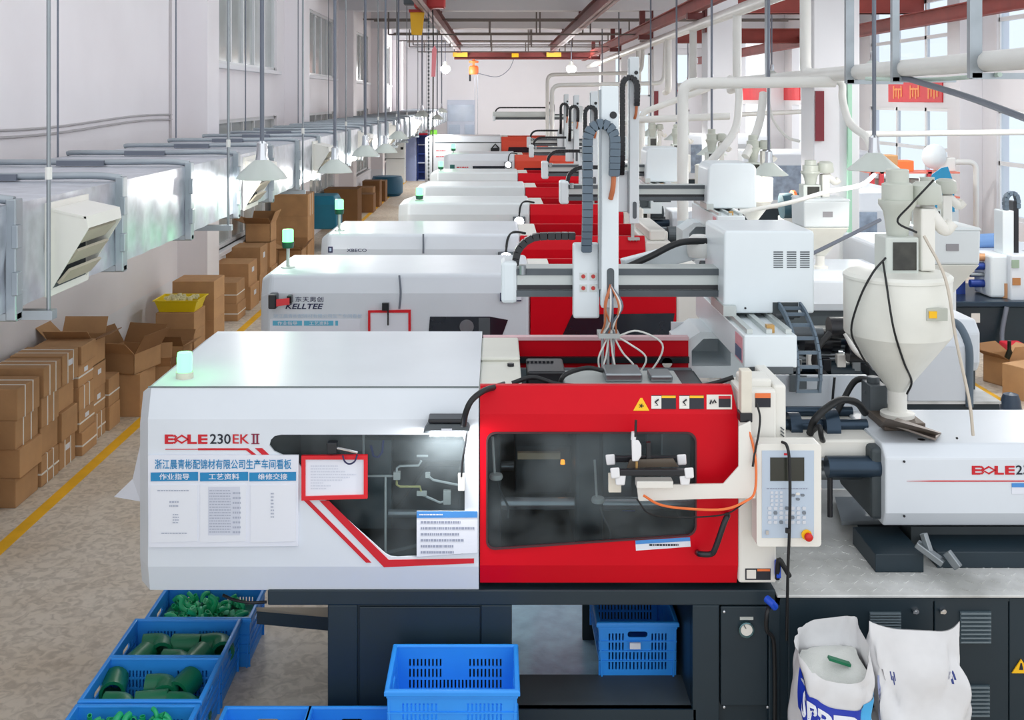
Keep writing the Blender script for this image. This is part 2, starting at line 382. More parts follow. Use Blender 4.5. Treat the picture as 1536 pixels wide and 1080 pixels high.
# ceiling, its unseen roof openings added to let sky light in, and cross beams
o = MB().plate([(-4.4, 4.5), (9.8, 4.5), (9.8, YB + .2), (-4.4, YB + .2)], [[(a, c), (b, c), (b, e), (a, e)] for a, b, w in ((-3.9, -2.3, 0), (-1.7, 1.3, 1), (1.6, 3.2, 0), (4.9, 6.2, 0), (6.8, 9.2, 0)) for c, e in ((9.5 if w else 4.8, 14.0), (15.2, 21.2), (22.4, 25.0))], lambda u, v, w: (u, v, ZC + w), .15).build('ceiling', WALLW, origin=(0, 0, 0)); tag(o, 'white painted workshop ceiling slab above the cross beams', 'ceiling', kind='structure')
for y in COLY + [YB - 0.6]:
    o = MB().box(XW, XR, y, y + 0.55, 5.42, ZC).build('ceiling_beam', COLW, origin=(0, y, 5.42)); tag(o, 'white concrete cross beam under ceiling', 'beam', 'ceiling cross beams', 'structure')
for y in (25.2, 32.5, 40.0, 47.0):
    o = MB().box(XW, XR, y, y + 0.25, 5.75, ZC).build('ceiling_beam', COLW, origin=(0, y, 5.7)); tag(o, 'shallow white secondary rib under ceiling', 'beam', 'ceiling ribs', 'structure')
# sprinkler pipes under the ceiling
for i, y in enumerate((30.5, 33.2, 37.8, 39.5, 41.8, 45.5)):
    t = thing('sprinkler_pipe', (0, y, 5.3), 'thin dark grey pipe run with stubs under ceiling', 'pipe', 'ceiling pipes')
    z = 5.45 if i % 2 else 5.3
    MB().cyl((-3.7, y, z), (8.8, y, z), 0.026, n=8).build('pipe', mat('dark_pipe', (118, 110, 106), 0.5, 0.3), t)
    MB().cyl((-3.0, y, z - .42), (4.0, y, z - .42), 0.02, n=8).build('pipe', MATS['dark_pipe'], t)
    for k in range(6): x = -3.0 + 1.4 * k; MB().cyl((x, y, z - .42), (x, y, ZC if k % 3 == 0 else z), 0.022, n=6).build('pipe_stub', MATS['dark_pipe'], t)
# cables clipped along the left wall
for zz, lb in ((2.84, 'upper'), (2.78, 'lower')):
    pts = [(XW + 0.012, y, zz + 0.025 * math.sin(y * 1.1) + 0.008 * (y - 8)) for y in [4 + 0.5 * k for k in range(21)]]
    o = MB().tube(pts, 0.012, 6).build('wall_cable', mat('grey_cable', (176, 172, 174), 0.6)); tag(o, lb + ' of two thin grey cables sagging along left wall', 'cable')
o = MB().tube([(XW + 0.012, 13.95, ZC), (XW + 0.012, 13.95, 2.35)], 0.02, 6).build('wall_conduit', mat('pale_conduit', (196, 190, 192), 0.6)); tag(o, 'thin vertical conduit on left wall beside first column', 'conduit')
# hatch door and board on the back wall
dr = thing('door_1', (XX(691, YB), YB, 0), 'pale grey blue double door with glazed top in end wall', 'door', kind='structure')
GB = mat('pale_door_paint', (196, 206, 222), 0.5, var=0.03)
d = YB - 0.06
MB().pbox(671, 712, 150, 247, d, 0.06).build('door_leaf', GB, dr)
for a, b, c, e in ((672, 711, 157, 182), (673, 690, 187, 205), (697, 711, 187, 205)): MB().pbox(a, b, c, e, d - 0.02, 0.03).build('pane', mat('door_glass', (170, 186, 206), 0.2, var=0.08), dr)
# red banners between the window rows of the outer wall
BAN = mat('banner_red', (226, 58, 66), 0.6)
for y0, y1, z0, z1, lb in ((23.4, 26.6, 3.02, 3.5, 'red banner with orange characters on outer wall of right bay'), (34.4, 43.0, 3.05, 3.55, 'long plain red banner on outer wall seen between the columns')):
    t = thing('wall_banner', (XR, (y0 + y1) / 2, z0), lb, 'banner')
    MB().box(XR - .03, XR + .01, y0, y1, z0, z1).build('cloth', BAN, t)
    if y0 < 30:
        m = MB()
        for g in range(3):
            yc = y1 - .35 - g * 1.05
            for q in range(4): m.box(XR - .04, XR - .03, yc - q * .16 - .07, yc - q * .16, z0 + .08 + .04 * (q % 2), z1 - .1 - .05 * (q % 3))
            m.box(XR - .041, XR - .03, yc - .56, yc, z1 - .2, z1 - .16)
        m.build('characters', mat('banner_orange', (246, 156, 84), 0.6, var=0), t)
t = thing('wall_banner', (XX(1017, YB), YB, 3.1), 'small red notice on end wall beside white pipe', 'banner'); MB().pbox(1004, 1030, 125, 150, YB - .05, .05).build('cloth', BAN, t)
# ================================================================ main moulding machine
D0 = 5.2
xs = lambda p: XX(p, D0)
zs = lambda p: ZZ(p, D0)
M1 = thing('injection_molding_machine', (0.4, D0 + 0.6, 0), 'white and red injection molding machine marked 230EK II, with notice board and smoked window', 'molding machine')
def cover_loft(mb, xl, xr, d, w, zt, zb, cx=0.07, cy=0.1, fac=0.145, open_front=False, skirt=0.126):
    pr = lambda x, dy, dz: [(x, d + 0.03 + dy, zb), (x, d + dy, zb + skirt), (x, d + dy, zt - fac - dz), (x, d + 0.05 + dy, zt - dz), (x, d + w - dy * .3, zt - dz), (x, d + w - dy * .3, zb)]
    s = [pr(xl - cx, cy, 0.05), pr(xl, 0, 0), pr(xr, 0, 0)]
    k = len(mb.v)
    for q in s: mb.v += q
    for i in range(2):
        for j in range(6):
            if open_front and i == 1 and j == 1: continue
            mb.f.append((k + i * 6 + j, k + i * 6 + (j + 1) % 6, k + (i + 1) * 6 + (j + 1) % 6, k + (i + 1) * 6 + j))
    mb.f.append(tuple(k + j for j in range(6))); mb.f.append(tuple(k + 12 + j for j in range(5, -1, -1)))
    return mb
zt = 1.725; zb = zs(889); xl = xs(222); xm = xs(718)
cv = cover_loft(MB(), xl, xm, D0, 1.3, zt, zb, open_front=True, skirt=zs(850) - zs(889), fac=zt - zs(629)).build('clamp_cover', WHITE, M1)
win = [(404, 668), (406, 660), (412, 654), (422, 652), (688, 652), (694, 654), (697, 660), (697, 826), (694, 831), (596, 836), (586, 835), (578, 831), (485, 748), (440, 684), (424, 683), (411, 677)]
MB().pplate([(222, 629), (718, 629), (718, 850), (222, 850)], D0, 0.012, [win]).build('front_panel', WHITE, M1)
MB().pplate(win, D0 + 0.02, 0.004).build('guard_window', GLASSD, M1)
MB().pplate([(222, 579.5), (718, 579.5), (718, 582), (222, 582)], D0 + 0.046, 0.005).build('panel_seam', mat('seam_grey', (120, 130, 132), 0.6, var=0), M1)
# cavity behind the window: panels added in dark colours for its shade, lubrication pipes
MB().box(xl + 0.05, xm - 0.01, 6.05, 6.1, 0.78, 1.7).build('back_shade_panel', mat('interior_shade_grey', (112, 124, 130), 0.5, var=0.35, scale=4), M1)
MB().box(xl + 0.6, xm - 0.01, 5.26, 6.05, 0.76, 0.8).build('floor_shade_panel', DARKER, M1)
MB().box(xl + 0.55, xl + 0.57, 5.25, 6.05, 0.78, 1.7).build('side_shade_panel', DARKER, M1)
m = MB(); m.box(xs(575), xs(690), 5.6, 5.9, zs(735), zs(700)); m.pplate([(576, 795), (640, 700), (690, 700), (690, 795)], 5.75, 0.1); m.build('toggle_block', GREYM, M1, bevel=0.01)
MB().box(xs(500), xs(578), 5.5, 5.55, zs(830), zs(690)).build('inner_plate', mat('brushed_inner', (120, 132, 138), 0.4, 0.5, var=0.2), M1)
MB().cyl((xs(575), 5.45, zs(800)), (xm, 5.45, zs(800)), 0.02).build('tie_bar', STEEL, M1, smooth=40)
d = 5.3
for pts, mt in (([(500, 721), (545, 721), (552, 714), (590, 714)], PVC), ([(595, 714), (595, 702), (600, 699), (628, 698), (632, 691)], PVC), ([(595, 714), (595, 727), (600, 730), (630, 730), (633, 742)], mat('yellow_hose', (214, 206, 130), 0.5)), ([(642, 714), (650, 720), (690, 728)], PVC), ([(578, 715), (578, 830)], PVC), ([(633, 742), (660, 754), (672, 750)], PVC), ([(625, 684), (642, 684)], PVC), ([(545, 652), (545, 684)], PVC), ([(556, 668), (560, 684), (567, 686), (573, 678), (575, 660)], BLUE)):
    MB().tube([P(a, b, d) for a, b in pts], 0.006, 6).build('lubrication_pipe', mt, M1, smooth=60)
m = MB(); m.pbox(590, 600, 709, 720, d - .01, .03); m.pbox(625, 640, 738, 744, d - .01, .02); m.pbox(665, 676, 738, 757, d - .01, .04); m.pbox(638, 645, 710, 717, d - .01, .02); m.build('pipe_fitting', CREAM, M1)
MB().bar(P(575, 830, 5.35), P(640, 815, 5.35), .012).build('link_rod', STEEL, M1)
# --- graphics on the white guard (flat print standing a hair proud)
g = D0 - 0.003
MB().pplate([(479, 751), (493, 751), (583, 840), (711, 838), (711, 845), (576, 851)], g, 0.003).build('red_stripe', STRIPE, M1)
MB().pplate([(455, 750), (463, 750), (557, 844), (549, 844)], g, 0.003).build('red_stripe', STRIPE, M1)
def bole(parent, x0, y0, y1, d, k=1.0):
    m = MB(); h = (y1 - y0); t = h * 0.2; X = lambda u: x0 + u * k
    def st(a, b, c, e): m.pplate([(X(a), c), (X(b), c), (X(b), e), (X(a), e)], d, 0.003)
    st(0, 5, y0, y1)                                # B
    for yy in (y0, y0 + h / 2 - t / 2, y1 - t): st(5.01, 13, yy, yy + t)
    m.pplate([(X(15), y0), (X(18.5), y0 + h * .25), (X(15), y0 + h * .5), (X(13), y0 + h * .5), (X(16), y0 + h * .25), (X(12), y0 + t)], d, 0.003)
    m.pplate([(X(15), y1), (X(18.5), y1 - h * .25), (X(15), y0 + h * .5), (X(13), y0 + h * .5), (X(16), y1 - h * .25), (X(12), y1 - t)], d, 0.003)
    cx = X(25.5); q = 10.6 * k                         # diamond O
    m.pplate([(cx - q, y0 + h / 2), (cx, y0), (cx + q, y0 + h / 2), (cx, y1)], d, 0.003, [[(cx - q * .7, y0 + h / 2), (cx, y0 + h * .2), (cx + q * .7, y0 + h / 2), (cx, y1 - h * .2)]])
    st(34, 39, y0, y1); st(39.01, 48, y1 - t, y1)       # L
    st(50, 55, y0, y1)                              # E
    for yy in (y0, y0 + h / 2 - t / 2, y1 - t): st(55.01, 64, yy, yy + t)
    return m.build('brand_logo', STRIPE, parent)
bole(M1, 247, 652, 666, g)
ptext(MB(), '230', 315, 346, 651, 666, g, 0.012).build('model_number', INKD, M1)
ptext(MB(), 'EK', 349, 374, 651.5, 665.5, g, 0.01).build('model_letters', STRIPE, M1)
m = MB()
for x in (379, 384.5): m.pplate([(x, 651), (x + 2.6, 651), (x + 2.6, 666), (x, 666)], g, .003)
for y in (651, 665): m.pplate([(377, y), (389, y), (389, y + 1.2), (377, y + 1.2)], g - .0005, .003)
m.build('model_numeral', mat('plum_print', (130, 24, 60), 0.5, var=0), M1)
m = MB(); m.pplate([(248, 673.6), (297, 673.6), (297, 674.6), (248, 674.6)], g, .003); m.pplate([(297, 672.6), (372, 672.6), (384.5, 682.5), (378, 682.5), (369, 675.4), (297, 675.4)], g, .003); m.pplate([(382.5, 672.4), (393, 672.4), (404, 682.6), (393.5, 682.6)], g, .003)
m.build('brand_underline', STRIPE, M1)
# --- notice board
nb = MB().pplate([(222, 683), (448, 683), (447, 819), (223, 821)], D0 - 0.012, 0.012).build('notice_board', PAPER, M1)
gg = D0 - 0.015
ptext(MB(), '浙江晨青彬配锦材有限公司生产车间看板', 232, 437, 689, 704, gg, 0.012).build('board_title', BLUEP, nb)
for a, b, s in ((226, 297, '作业指导'), (300, 372, '工艺资料'), (374, 444, '维修交接')):
    MB().pplate([(a, 709), (b, 708), (b, 721), (a, 722)], gg, .002).build('heading_bar', BLUEP, nb)
    ptext(MB(), s, a + 13, b - 13, 710.3, 719.6, gg - .001, 0.012).build('heading_text', PAPER, nb)
for a, b, mt, seed in ((226, 296, PAPER, 1), (300, 369, PAPER, 2), (376, 444, PAPER2, 3)):
    MB().pplate([(a, 728), (b, 727), (b, 812), (a, 814)], gg, .003).build('document_pocket', mat('clear_pocket', (228, 231, 238), 0.15, var=0), nb)
    rnd = random.Random(seed)
    if seed == 1:
        m = lines_mb(MB(), a + 10, b - 12, 734, 738, gg - .002, 1, 1, rnd); lines_mb(m, a + 28, b - 28, 750, 762, gg - .002, 2, 1, rnd); lines_mb(m, a + 33, a + 42, 770, 786, gg - .002, 4, 1, rnd); lines_mb(m, a + 16, b - 16, 798, 802, gg - .002, 1, 1, rnd)
    elif seed == 2:
        MB().pplate([(312, 730), (360, 730), (360, 803), (312, 803)], gg - .001, .001).build('form_sheet', PAPER2, nb)
        m = lines_mb(MB(), 314, 346, 734, 800, gg - .002, 16, 1, rnd); lines_mb(m, 349, 361, 736, 802, gg - .002, 9, 1, rnd)
    else: m = lines_mb(MB(), 406, 411, 738, 778, gg - .002, 8, 1, rnd)
    m.build('print', mat('pale_ink', (172, 178, 194), 0.8, var=0), nb)
# --- red framed sheet
rf = MB().pplate([(452, 684), (551, 683), (551, 748), (452, 751)], D0 - 0.02, 0.018, [[(458, 689.5), (545.5, 689.5), (545.5, 742.5), (458, 745)]]).build('red_sheet_frame', mat('bright_red_frame', (214, 18, 34), 0.4, var=0.02), M1)
MB().pplate([(456, 688), (547, 687), (547, 744), (456, 747)], D0 - 0.012, 0.006).build('framed_sheet', PAPER, rf)
lines_mb(MB(), 466, 536, 697, 735, D0 - .0135, 9, 0.7, random.Random(9)).build('print', mat('faint_ink', (206, 210, 222), 0.8, var=0), rf)
m = MB(); m.pbox(490, 505, 665, 681, D0 - .05, .05); m.build('latch', BLACKP, M1, bevel=.004)
MB().tube(cr([P(505, 672, D0 - .04), P(520, 675, D0 - .05), P(536, 679, D0 - .04)], 4), .006, 6).build('latch_rod', CHROME, M1)
MB().tube(cr([P(514, 683, D0 - .04), P(517, 692, D0 - .045), P(524, 696, D0 - .045), P(532, 692, D0 - .045), P(536, 682, D0 - .04)], 5), .004, 6).build('latch_cord', NAVY, M1, smooth=60)
# --- safety poster
po = MB().pplate([(625, 767), (716, 767), (716, 829), (625, 835)], D0 - .008, .008).build('safety_poster', PAPER, M1)
MB().pplate([(625, 767), (716, 767), (716, 776.5), (625, 777)], D0 - .01, .002).build('poster_header', mat('poster_blue', (70, 140, 210), 0.5, var=0), po)
lines_mb(MB(), 629, 664, 769.5, 774.5, D0 - .012, 1, 1, random.Random(4)).build('poster_title', PAPER, po)
lines_mb(MB(), 631, 712, 779, 833, D0 - .0095, 6, 0.86, random.Random(5)).build('print', INK, po)
# --- clip lamp on gooseneck
wl = MB().pbox(642, 696, 629, 635, D0 - .09, .1).build('work_lamp', BLACKP, M1, bevel=.006)
m = MB(); m.pplate([(634, 650), (642, 636), (690, 636), (703, 640), (705, 646), (698, 651), (660, 651)], D0 - .075, .07); m.build('lamp_housing', GREYM, wl, bevel=.006)
MB().pbox(662, 678, 643, 649, D0 - .079, .01).build('lamp_label', PAPER, wl)
MB().box(XX(645, 5.15), XX(697, 5.15), 5.13, 5.19, ZZ(652.4, 5.15), ZZ(651, 5.15)).build('led_strip', LED, wl)
wk = area_light('work_light', (0, 0, 0), (R(32), 0, 0), .16, .04, 2.5); wk.parent = M1; wk.location = Vector((XX(672, 5.1), 5.1, ZZ(653, 5.1))) - M1.location
MB().tube(cr([P(695, 638, 5.12), P(699, 618, 5.08), P(708, 600, 5.08), P(726, 586, 5.15), P(745, 580, 5.3), P(757, 576, 5.5)], 6), .014, 10).build('gooseneck', BLACK, wl, smooth=60)
MB().tube(cr([P(700, 648, 5.14), P(698, 668, 5.16), P(694, 690, 5.17), P(692, 715, 5.17)], 5), .005, 6).build('lamp_cord', BLACK, wl, smooth=60)
MB().pbox(687, 697, 712, 737, D0 - .03, .03).build('limit_switch', CREAM, M1, bevel=.004)
# --- signal lamp
sl = MB().lathe([(0, 0), (.042, 0), (.042, .05), (.038, .05)], (XX(277, 5.42), 5.42, zt - .02), 20).build('signal_lamp_base', CREAM2, M1, smooth=40)
MB().lathe([(.036, .03), (.038, .1), (.034, .125), (0, .13)], (XX(277, 5.42), 5.42, zt), 20).build('signal_lens', GLED, sl, smooth=50)
gl = bpy.data.lights.new('signal_glow', 'POINT'); gl.energy = 1.1; gl.color = (0.08, 1, 0.3); gl.shadow_soft_size = .05
go = bpy.data.objects.new('signal_glow', gl); COL.objects.link(go); go.parent = M1; go.location = Vector((XX(277, 5.42) , 5.42, zt + .2)) - M1.location
# --- strip between cover and door, red door, rear guard
m = MB(); m.box(xm, .125, 5.3, 6.4, 1.6, 1.69); m.box(xm, .125, 5.9, 6.4, 1.69, 1.712); m.build('platen_cover', mat('platen_cover_paint', (222, 222, 212), .4, var=.04), M1, bevel=.01)
MB().cyl(P(766, 545, 5.8), P(766, 560, 5.8), .018).build('cover_pin', BLACKP, M1, smooth=40)
MB().bar(P(715, 553, 6.0), P(765, 543, 6.0), .03).build('cover_bracket', CREAM, M1)
dd = D0 + .008; zd = ZZ(582, dd)
dw = rrect(729, 1045, 648, 826, 14)
dwin = []
for x, y in dw: dwin.append((x, y if y < 700 else 804 + (1045 - x) * (826 - 804) / 316 - (826 - y)))
door = MB()
door.pplate([(720, 621), (1107, 621), (1107, 848), (720, 848)], dd, .03, [dwin])
q = lambda a, b: P(a, b, dd)
off = Vector((0, .045, 0)); o2 = Vector((0, .035, 0))
door.add([q(720, 621), q(1107, 621), q(1100, 582) + off, q(720, 582) + off, q(720, 621) + o2, q(1107, 621) + o2, q(1100, 582) + off + o2, q(720, 582) + off + o2], [(0, 1, 2, 3), (7, 6, 5, 4), (3, 2, 6, 7), (1, 5, 6, 2), (0, 3, 7, 4), (0, 4, 5, 1)])
off = Vector((0, .03, 0))
door.add([q(720, 848), q(1107, 848), q(1107, 878) + off, q(720, 878) + off, q(720, 848) + o2, q(1107, 848) + o2, q(1107, 878) + off + o2, q(720, 878) + off + o2], [(0, 3, 2, 1), (4, 5, 6, 7), (3, 7, 6, 2), (1, 2, 6, 5), (0, 4, 7, 3), (0, 1, 5, 4)])
door = door.build('safety_door', RED, M1)
door['label'] = 'red sliding safety door with dark window'
MB().pplate(dwin, dd + .012, .004).build('door_window', GLASSD, door)
MB().pplate([(x, y) for x, y in dwin], dd - .004, .006, [[(887 + (x - 887) * .985, 735 + (y - 735) * .97) for x, y in dwin]]).build('window_gasket', mat('dark_gasket', (70, 34, 40), .6), door)
MB().tube(cr([P(1091, 772, 5.2), P(1091, 774, 5.13), P(1086, 785, 5.11), P(1073, 822, 5.11), P(1066, 831, 5.12), P(1050, 831, 5.13), P(1046, 829, 5.2)], 6), .0135, 12).build('door_handle', BLACKP, door, smooth=60)
# stickers
off = lambda py: dd + .045 * (621 - py) / 39 - .004
def sticker(a, b, c, e, parent, mt, nm='sticker', lift=0.0, dep=None):
    y0 = dep if dep is not None else None
    m = MB()
    pts = [(a, e), (b, e), (b, c), (a, c)]
    v = []
    for x, y in pts:
        yy = (dep if dep is not None else off(y)) - lift; v.append(P(x, y, yy))
    m.add(v + [p + Vector((0, .003, 0)) for p in v], [(0, 1, 2, 3), (7, 6, 5, 4), (0, 4, 5, 1), (1, 5, 6, 2), (2, 6, 7, 3), (3, 7, 4, 0)])
    return m.build(nm, mt, parent)
YST = mat('sticker_yellow', (246, 190, 16), .5, var=0); BST = mat('sticker_black', (26, 28, 40), .5, var=0); WST = mat('sticker_white', (228, 224, 216), .5, var=0)
m = MB(); v = [P(950, 616, off(616)), P(974, 616, off(616)), P(963.5, 597, off(597)), P(960.5, 597, off(597))]; m.add(v + [p + Vector((0, .004, 0)) for p in v], [(0, 1, 2, 3), (0, 4, 5, 1), (1, 5, 6, 2), (2, 6, 7, 3), (3, 7, 4, 0)]); tr = m.build('warning_triangle', YST, door)
m = MB(); yy = off(609) - .002
for a in range(5): m.cyl(P(962 + 3.6 * math.cos(a * 1.256), 609 + 3.6 * math.sin(a * 1.256), yy), P(962, 609, yy), .002, n=5)
m.build('warning_symbol', BST, tr)
for a, b in ((977, 1014), (1019, 1056)):
    s1 = sticker(a, b, 593, 613.5, door, BST, 'warning_sticker')
    sticker(a, a + 15, 594, 613, s1, WST, 'pictogram_field', .001); sticker(a + 15.5, b - .5, 593.6, 597, s1, YST, 'caution_bar', .001)
    m = MB(); yy = off(604) - .003
    m.tube([P(a + 4, 609, yy), P(a + 10, 608, yy), P(a + 6, 603, yy), P(a + 11, 599, yy)], .004, 5); m.build('pictogram', BST, s1)
s1 = sticker(1060, 1098, 592, 614, door, WST, 'warning_sticker'); sticker(1078, 1096, 595, 611, s1, BST, 'text_field', .001); sticker(1078, 1096, 594, 598, s1, STRIPE, 'notice_bar', .002)
m = MB(); yy = off(604) - .003; m.tube([P(1065, 606, yy), P(1067, 600, yy), P(1069, 605, yy), P(1072, 600, yy), P(1074, 604, yy)], .004, 5); m.build('pictogram', BST, s1)
m = MB(); m.pplate([(953, 811), (1035, 806), (1036, 820), (954, 826)], dd - .003, .003); s1 = m.build('blue_notice_strip', PAPER, door)
MB().pplate([(953, 811), (1035, 806), (1035.4, 811.5), (953.4, 816.5)], dd - .005, .002).build('notice_header', MATS['poster_blue'], s1)
m = lines_mb(MB(), 974, 1018, 814, 821, dd - .0055, 1, 1, random.Random(2)); m.build('print', INKD, s1)
MB().box(xs(720), xs(1107) - .02, 6.43, 6.47, .8, 1.70).build('rear_guard', RED, M1)
MB().box(xs(720), xs(1107) - .02, 6.415, 6.475, 1.69, 1.71).build('rear_guard_rail', mat('pink_edge', (232, 190, 196), .4, var=0), M1)
MB().box(xs(720), xs(1107) - .02, 6.40, 6.43, 1.56, 1.595).build('guide_rail', BLACKP, M1)
MB().lathe([(0, 0), (.03, 0), (.03, .012), (0, .012)], (XX(1000, 6.42), 6.40, ZZ(543, 6.42)), 16, 'Y').build('round_badge', WST, M1)
# inside the mould space
MB().box(xs(722), xs(1105), 5.35, 6.4, .74, .80).build('clamp_bed', DARKER, M1)
MB().box(xs(735), xs(1100), 6.3, 6.34, .8, 1.55).build('mould_backdrop', MATS['interior_shade_grey'], M1)  # dark sheet added for the shaded depth behind the mould
MB().box(xs(868), xs(912), 5.42, 6.25, .85, 1.52).build('moving_platen', mat('platen_dark', (84, 92, 96), .45, .3, var=.2), M1, bevel=.02)
MB().box(xs(1060), xs(1104), 5.4, 6.3, .8, 1.55).build('fixed_platen', MATS['platen_dark'], M1, bevel=.02)
MB().box(xs(722), xs(752), 5.42, 6.25, .85, 1.52).build('tail_platen', MATS['platen_dark'], M1, bevel=.02)
for yy, zz in ((5.5, zs(790)), (5.5, zs(668)), (6.15, zs(800)), (6.15, zs(668))): MB().cyl((xs(722), yy, zz), (xs(1104), yy, zz), .032).build('tie_bar', STEEL, M1, smooth=40)
m = MB(); m.box(xs(912), xs(965), 5.6, 6.1, 1.0, 1.4); m.build('mould_half', STEEL2, M1, bevel=.01)
m = MB(); m.box(xs(1010), xs(1060), 5.6, 6.1, 1.0, 1.4); m.build('mould_half', STEEL2, M1, bevel=.01)
m = MB(); m.box(xs(775), xs(868), 5.7, 6.0, 1.05, 1.3); m.build('ejector_block', GREYM, M1, bevel=.01)
MB().box(xs(778), xs(845), 5.44, 5.47, zs(714), zs(704)).build('ejector_bar', mat('brass_bar', (196, 176, 146), .4, .5), M1)
for k, (a, b) in enumerate(((740, 715), (893, 750))):
    m = MB(); m.lathe([(0, -.01), (.03, -.01), (.034, 0), (.03, .012), (0, .015)], P(a + 4, b, 5.29), 14); m.build('lubrication_block', PVC, M1, smooth=50)
    MB().tube([P(a + 2, b - 4, 5.3), P(a - 1, b - 60, 5.3)], .006, 6).build('lubrication_pipe', PVC, M1)
    MB().tube(cr([P(a + 6, b + 5, 5.3), P(a + 12, b + 25, 5.3), P(a + 22, b + 45, 5.32), P(a + 22, b + 62, 5.32)], 4), .005, 6).build('lubrication_pipe', GREYM, M1)
MB().lathe([(0, 0), (.012, 0), (.01, .02), (0, .024)], P(844, 696, 5.6), 10).build('indicator_light', mat('lit_amber', (255, 160, 40), .4, var=0, emit=(255, 150, 30), estr=3), M1)
for b in (749, 763): MB().cyl(P(934, b, 5.58), P(952, b, 5.58), .014, n=10).build('blue_fitting', mat('blue_fit', (10, 70, 190), .4), M1)
# black box, clear manifold and hoses standing in the open top
MB().box(XX(790, 5.9), XX(846, 5.9), 5.75, 6.05, 1.45, ZZ(547, 5.9)).build('valve_box', BLACKP, M1, bevel=.01)
m = MB()
for k in range(7): m.cyl((XX(792 + k * 6, 5.95), 5.95, ZZ(549, 5.95)), (XX(792 + k * 6, 5.95), 5.95, ZZ(541, 5.95)), .009, n=8)
m.build('cable_gland', BLACKP, M1)
MB().box(XX(845, 5.7), XX(1018, 5.7), 5.55, 5.85, 1.5, ZZ(566, 5.7)).build('mould_top_plate', ALU, M1, bevel=.008)
m = MB(); m.box(XX(905, 5.7), XX(960, 5.7), 5.6, 5.8, ZZ(566, 5.7), ZZ(553, 5.7)); m.box(XX(972, 5.7), XX(1005, 5.7), 5.6, 5.75, ZZ(566, 5.7), ZZ(556, 5.7)); m.build('air_manifold', STEEL2, M1, bevel=.01)
for pts in ([(768, 575, 5.4), (800, 566, 5.4), (840, 577, 5.35), (900, 581, 5.35)], [(838, 580, 5.6), (848, 562, 5.6), (880, 552, 5.7), (905, 556, 5.7)], [(1040, 582, 5.4), (1075, 574, 5.4), (1100, 566, 5.4)]):
    MB().tube(cr([P(*p) for p in pts], 6), .012, 8).build('hose', BLACK, M1, smooth=60)
# --- cream fixed platen housing
m = MB(); m.box(xs(1108), xs(1165), D0, 5.45, zs(875), zs(585)); m.box(xs(1118), xs(1163), D0 + .06, 5.42, zs(585) - .01, 1.76); m.box(xs(1108), xs(1165), 5.451, 6.4, zs(875), 1.46)
m.build('platen_housing', CREAM, M1, bevel=.012)
m = MB(); m.box(xs(1163), xs(1182), D0 + .03, 5.7, zs(665), zs(580)); m.build('nozzle_guard', CREAM, M1, bevel=.012)
m = MB()
for k in range(3): m.bar(P(1171, 641 + 5 * k, D0 + .026), P(1176, 645 + 5 * k, D0 + .026), .005)
m.build('guard_slots', GREYM, M1)
s1 = sticker(1118, 1156, 853, 870, M1, BST, 'warning_sticker', 0, D0 - .003); sticker(1120, 1134, 855, 868, s1, WST, 'pictogram_field', .001, D0 - .003); sticker(1136, 1155, 853.5, 857, s1, ORANGE, 'caution_bar', .001, D0 - .003)
s1 = sticker(1133, 1156, 590, 611, M1, BST, 'warning_sticker', 0, D0 - .003); sticker(1133, 1156, 590, 597, s1, ORANGE, 'caution_bar', .001, D0 - .003)
# --- control panel
dc = 5.08
cp = MB().pplate(rrect(1135, 1232, 666, 820, 5), dc, .1).build('control_panel', CREAM, M1, bevel=.008)
MB().pplate([(1143, 676), (1221, 676), (1221, 807), (1143, 807)], dc - .003, .003).build('key_field', mat('panel_blue_grey', (186, 200, 216), .4, var=.02), cp)
MB().pplate([(1155.5, 686.5), (1206.5, 686.5), (1206.5, 721.5), (1155.5, 721.5)], dc - .006, .005).build('screen', mat('dark_screen', (52, 54, 48), .15, var=.1), cp)
KEY = mat('key_grey', (208, 212, 220), .4, var=0); KEYD = mat('key_dark', (120, 128, 138), .4, var=0)
for r_ in range(4):
    for c_ in range(7): MB().pplate(rrect(1152 + c_ * 8.6, 1157.5 + c_ * 8.6, 760 + r_ * 7, 765 + r_ * 7, 1.5, 2), dc - .007, .006).build('key', KEYD if (r_ * 7 + c_) % 5 == 3 else KEY, cp)
for r_ in range(4):
    for c_ in range(3): MB().pplate(rrect(1156 + c_ * 7, 1160 + c_ * 7, 737 + r_ * 6, 741 + r_ * 6, 1, 2), dc - .007, .006).build('key', KEY, cp)
for a, b in ((1190, 743), (1204, 743), (1197, 749), (1197, 741)): MB().pplate(rrect(a - 3, a + 3, b - 1.8, b + 1.8, 1.5, 2), dc - .007, .006).build('key', KEYD if b != 741 else WST, cp)
lines_mb(MB(), 1150, 1212, 731, 735, dc - .004, 1, 1, random.Random(1)).build('print', INK, cp)
es = MB().lathe([(0, .0), (.022, 0), (.024, -.012), (0, -.012)], P(1209, 801, dc), 18, 'Y').build('stop_button_collar', YST, cp)
MB().lathe([(0, -.035), (.014, -.034), (.019, -.028), (.019, -.016), (.01, -.012), (.01, 0)], P(1211, 803, dc), 18, 'Y').build('stop_button', mat('stop_red', (206, 30, 24), .35, var=0), es, smooth=50)
MB().pbox(1149, 1153, 796, 802, dc - .014, .014).build('key_switch', CHROME, cp)
MB().pplate([(1176, 680), (1184, 680), (1184, 683), (1176, 683)], dc - .005, .003).build('panel_logo', STRIPE, cp)
MB().tube(cr([P(1173, 663, 5.08), P(1180, 668, 5.05), P(1184, 690, 5.04), P(1185, 740, 5.04), P(1184, 800, 5.05), P(1182, 850, 5.08), P(1181, 900, 5.14), P(1180, 960, 5.17)], 6), .007, 8).build('panel_cable', BLACK, cp, smooth=60)
m = MB(); m.lathe([(0, 0), (.01, 0), (.01, .02), (0, .022)], P(1181, 799, 5.035), 8); m.build('cable_clip', BLACKP, cp)
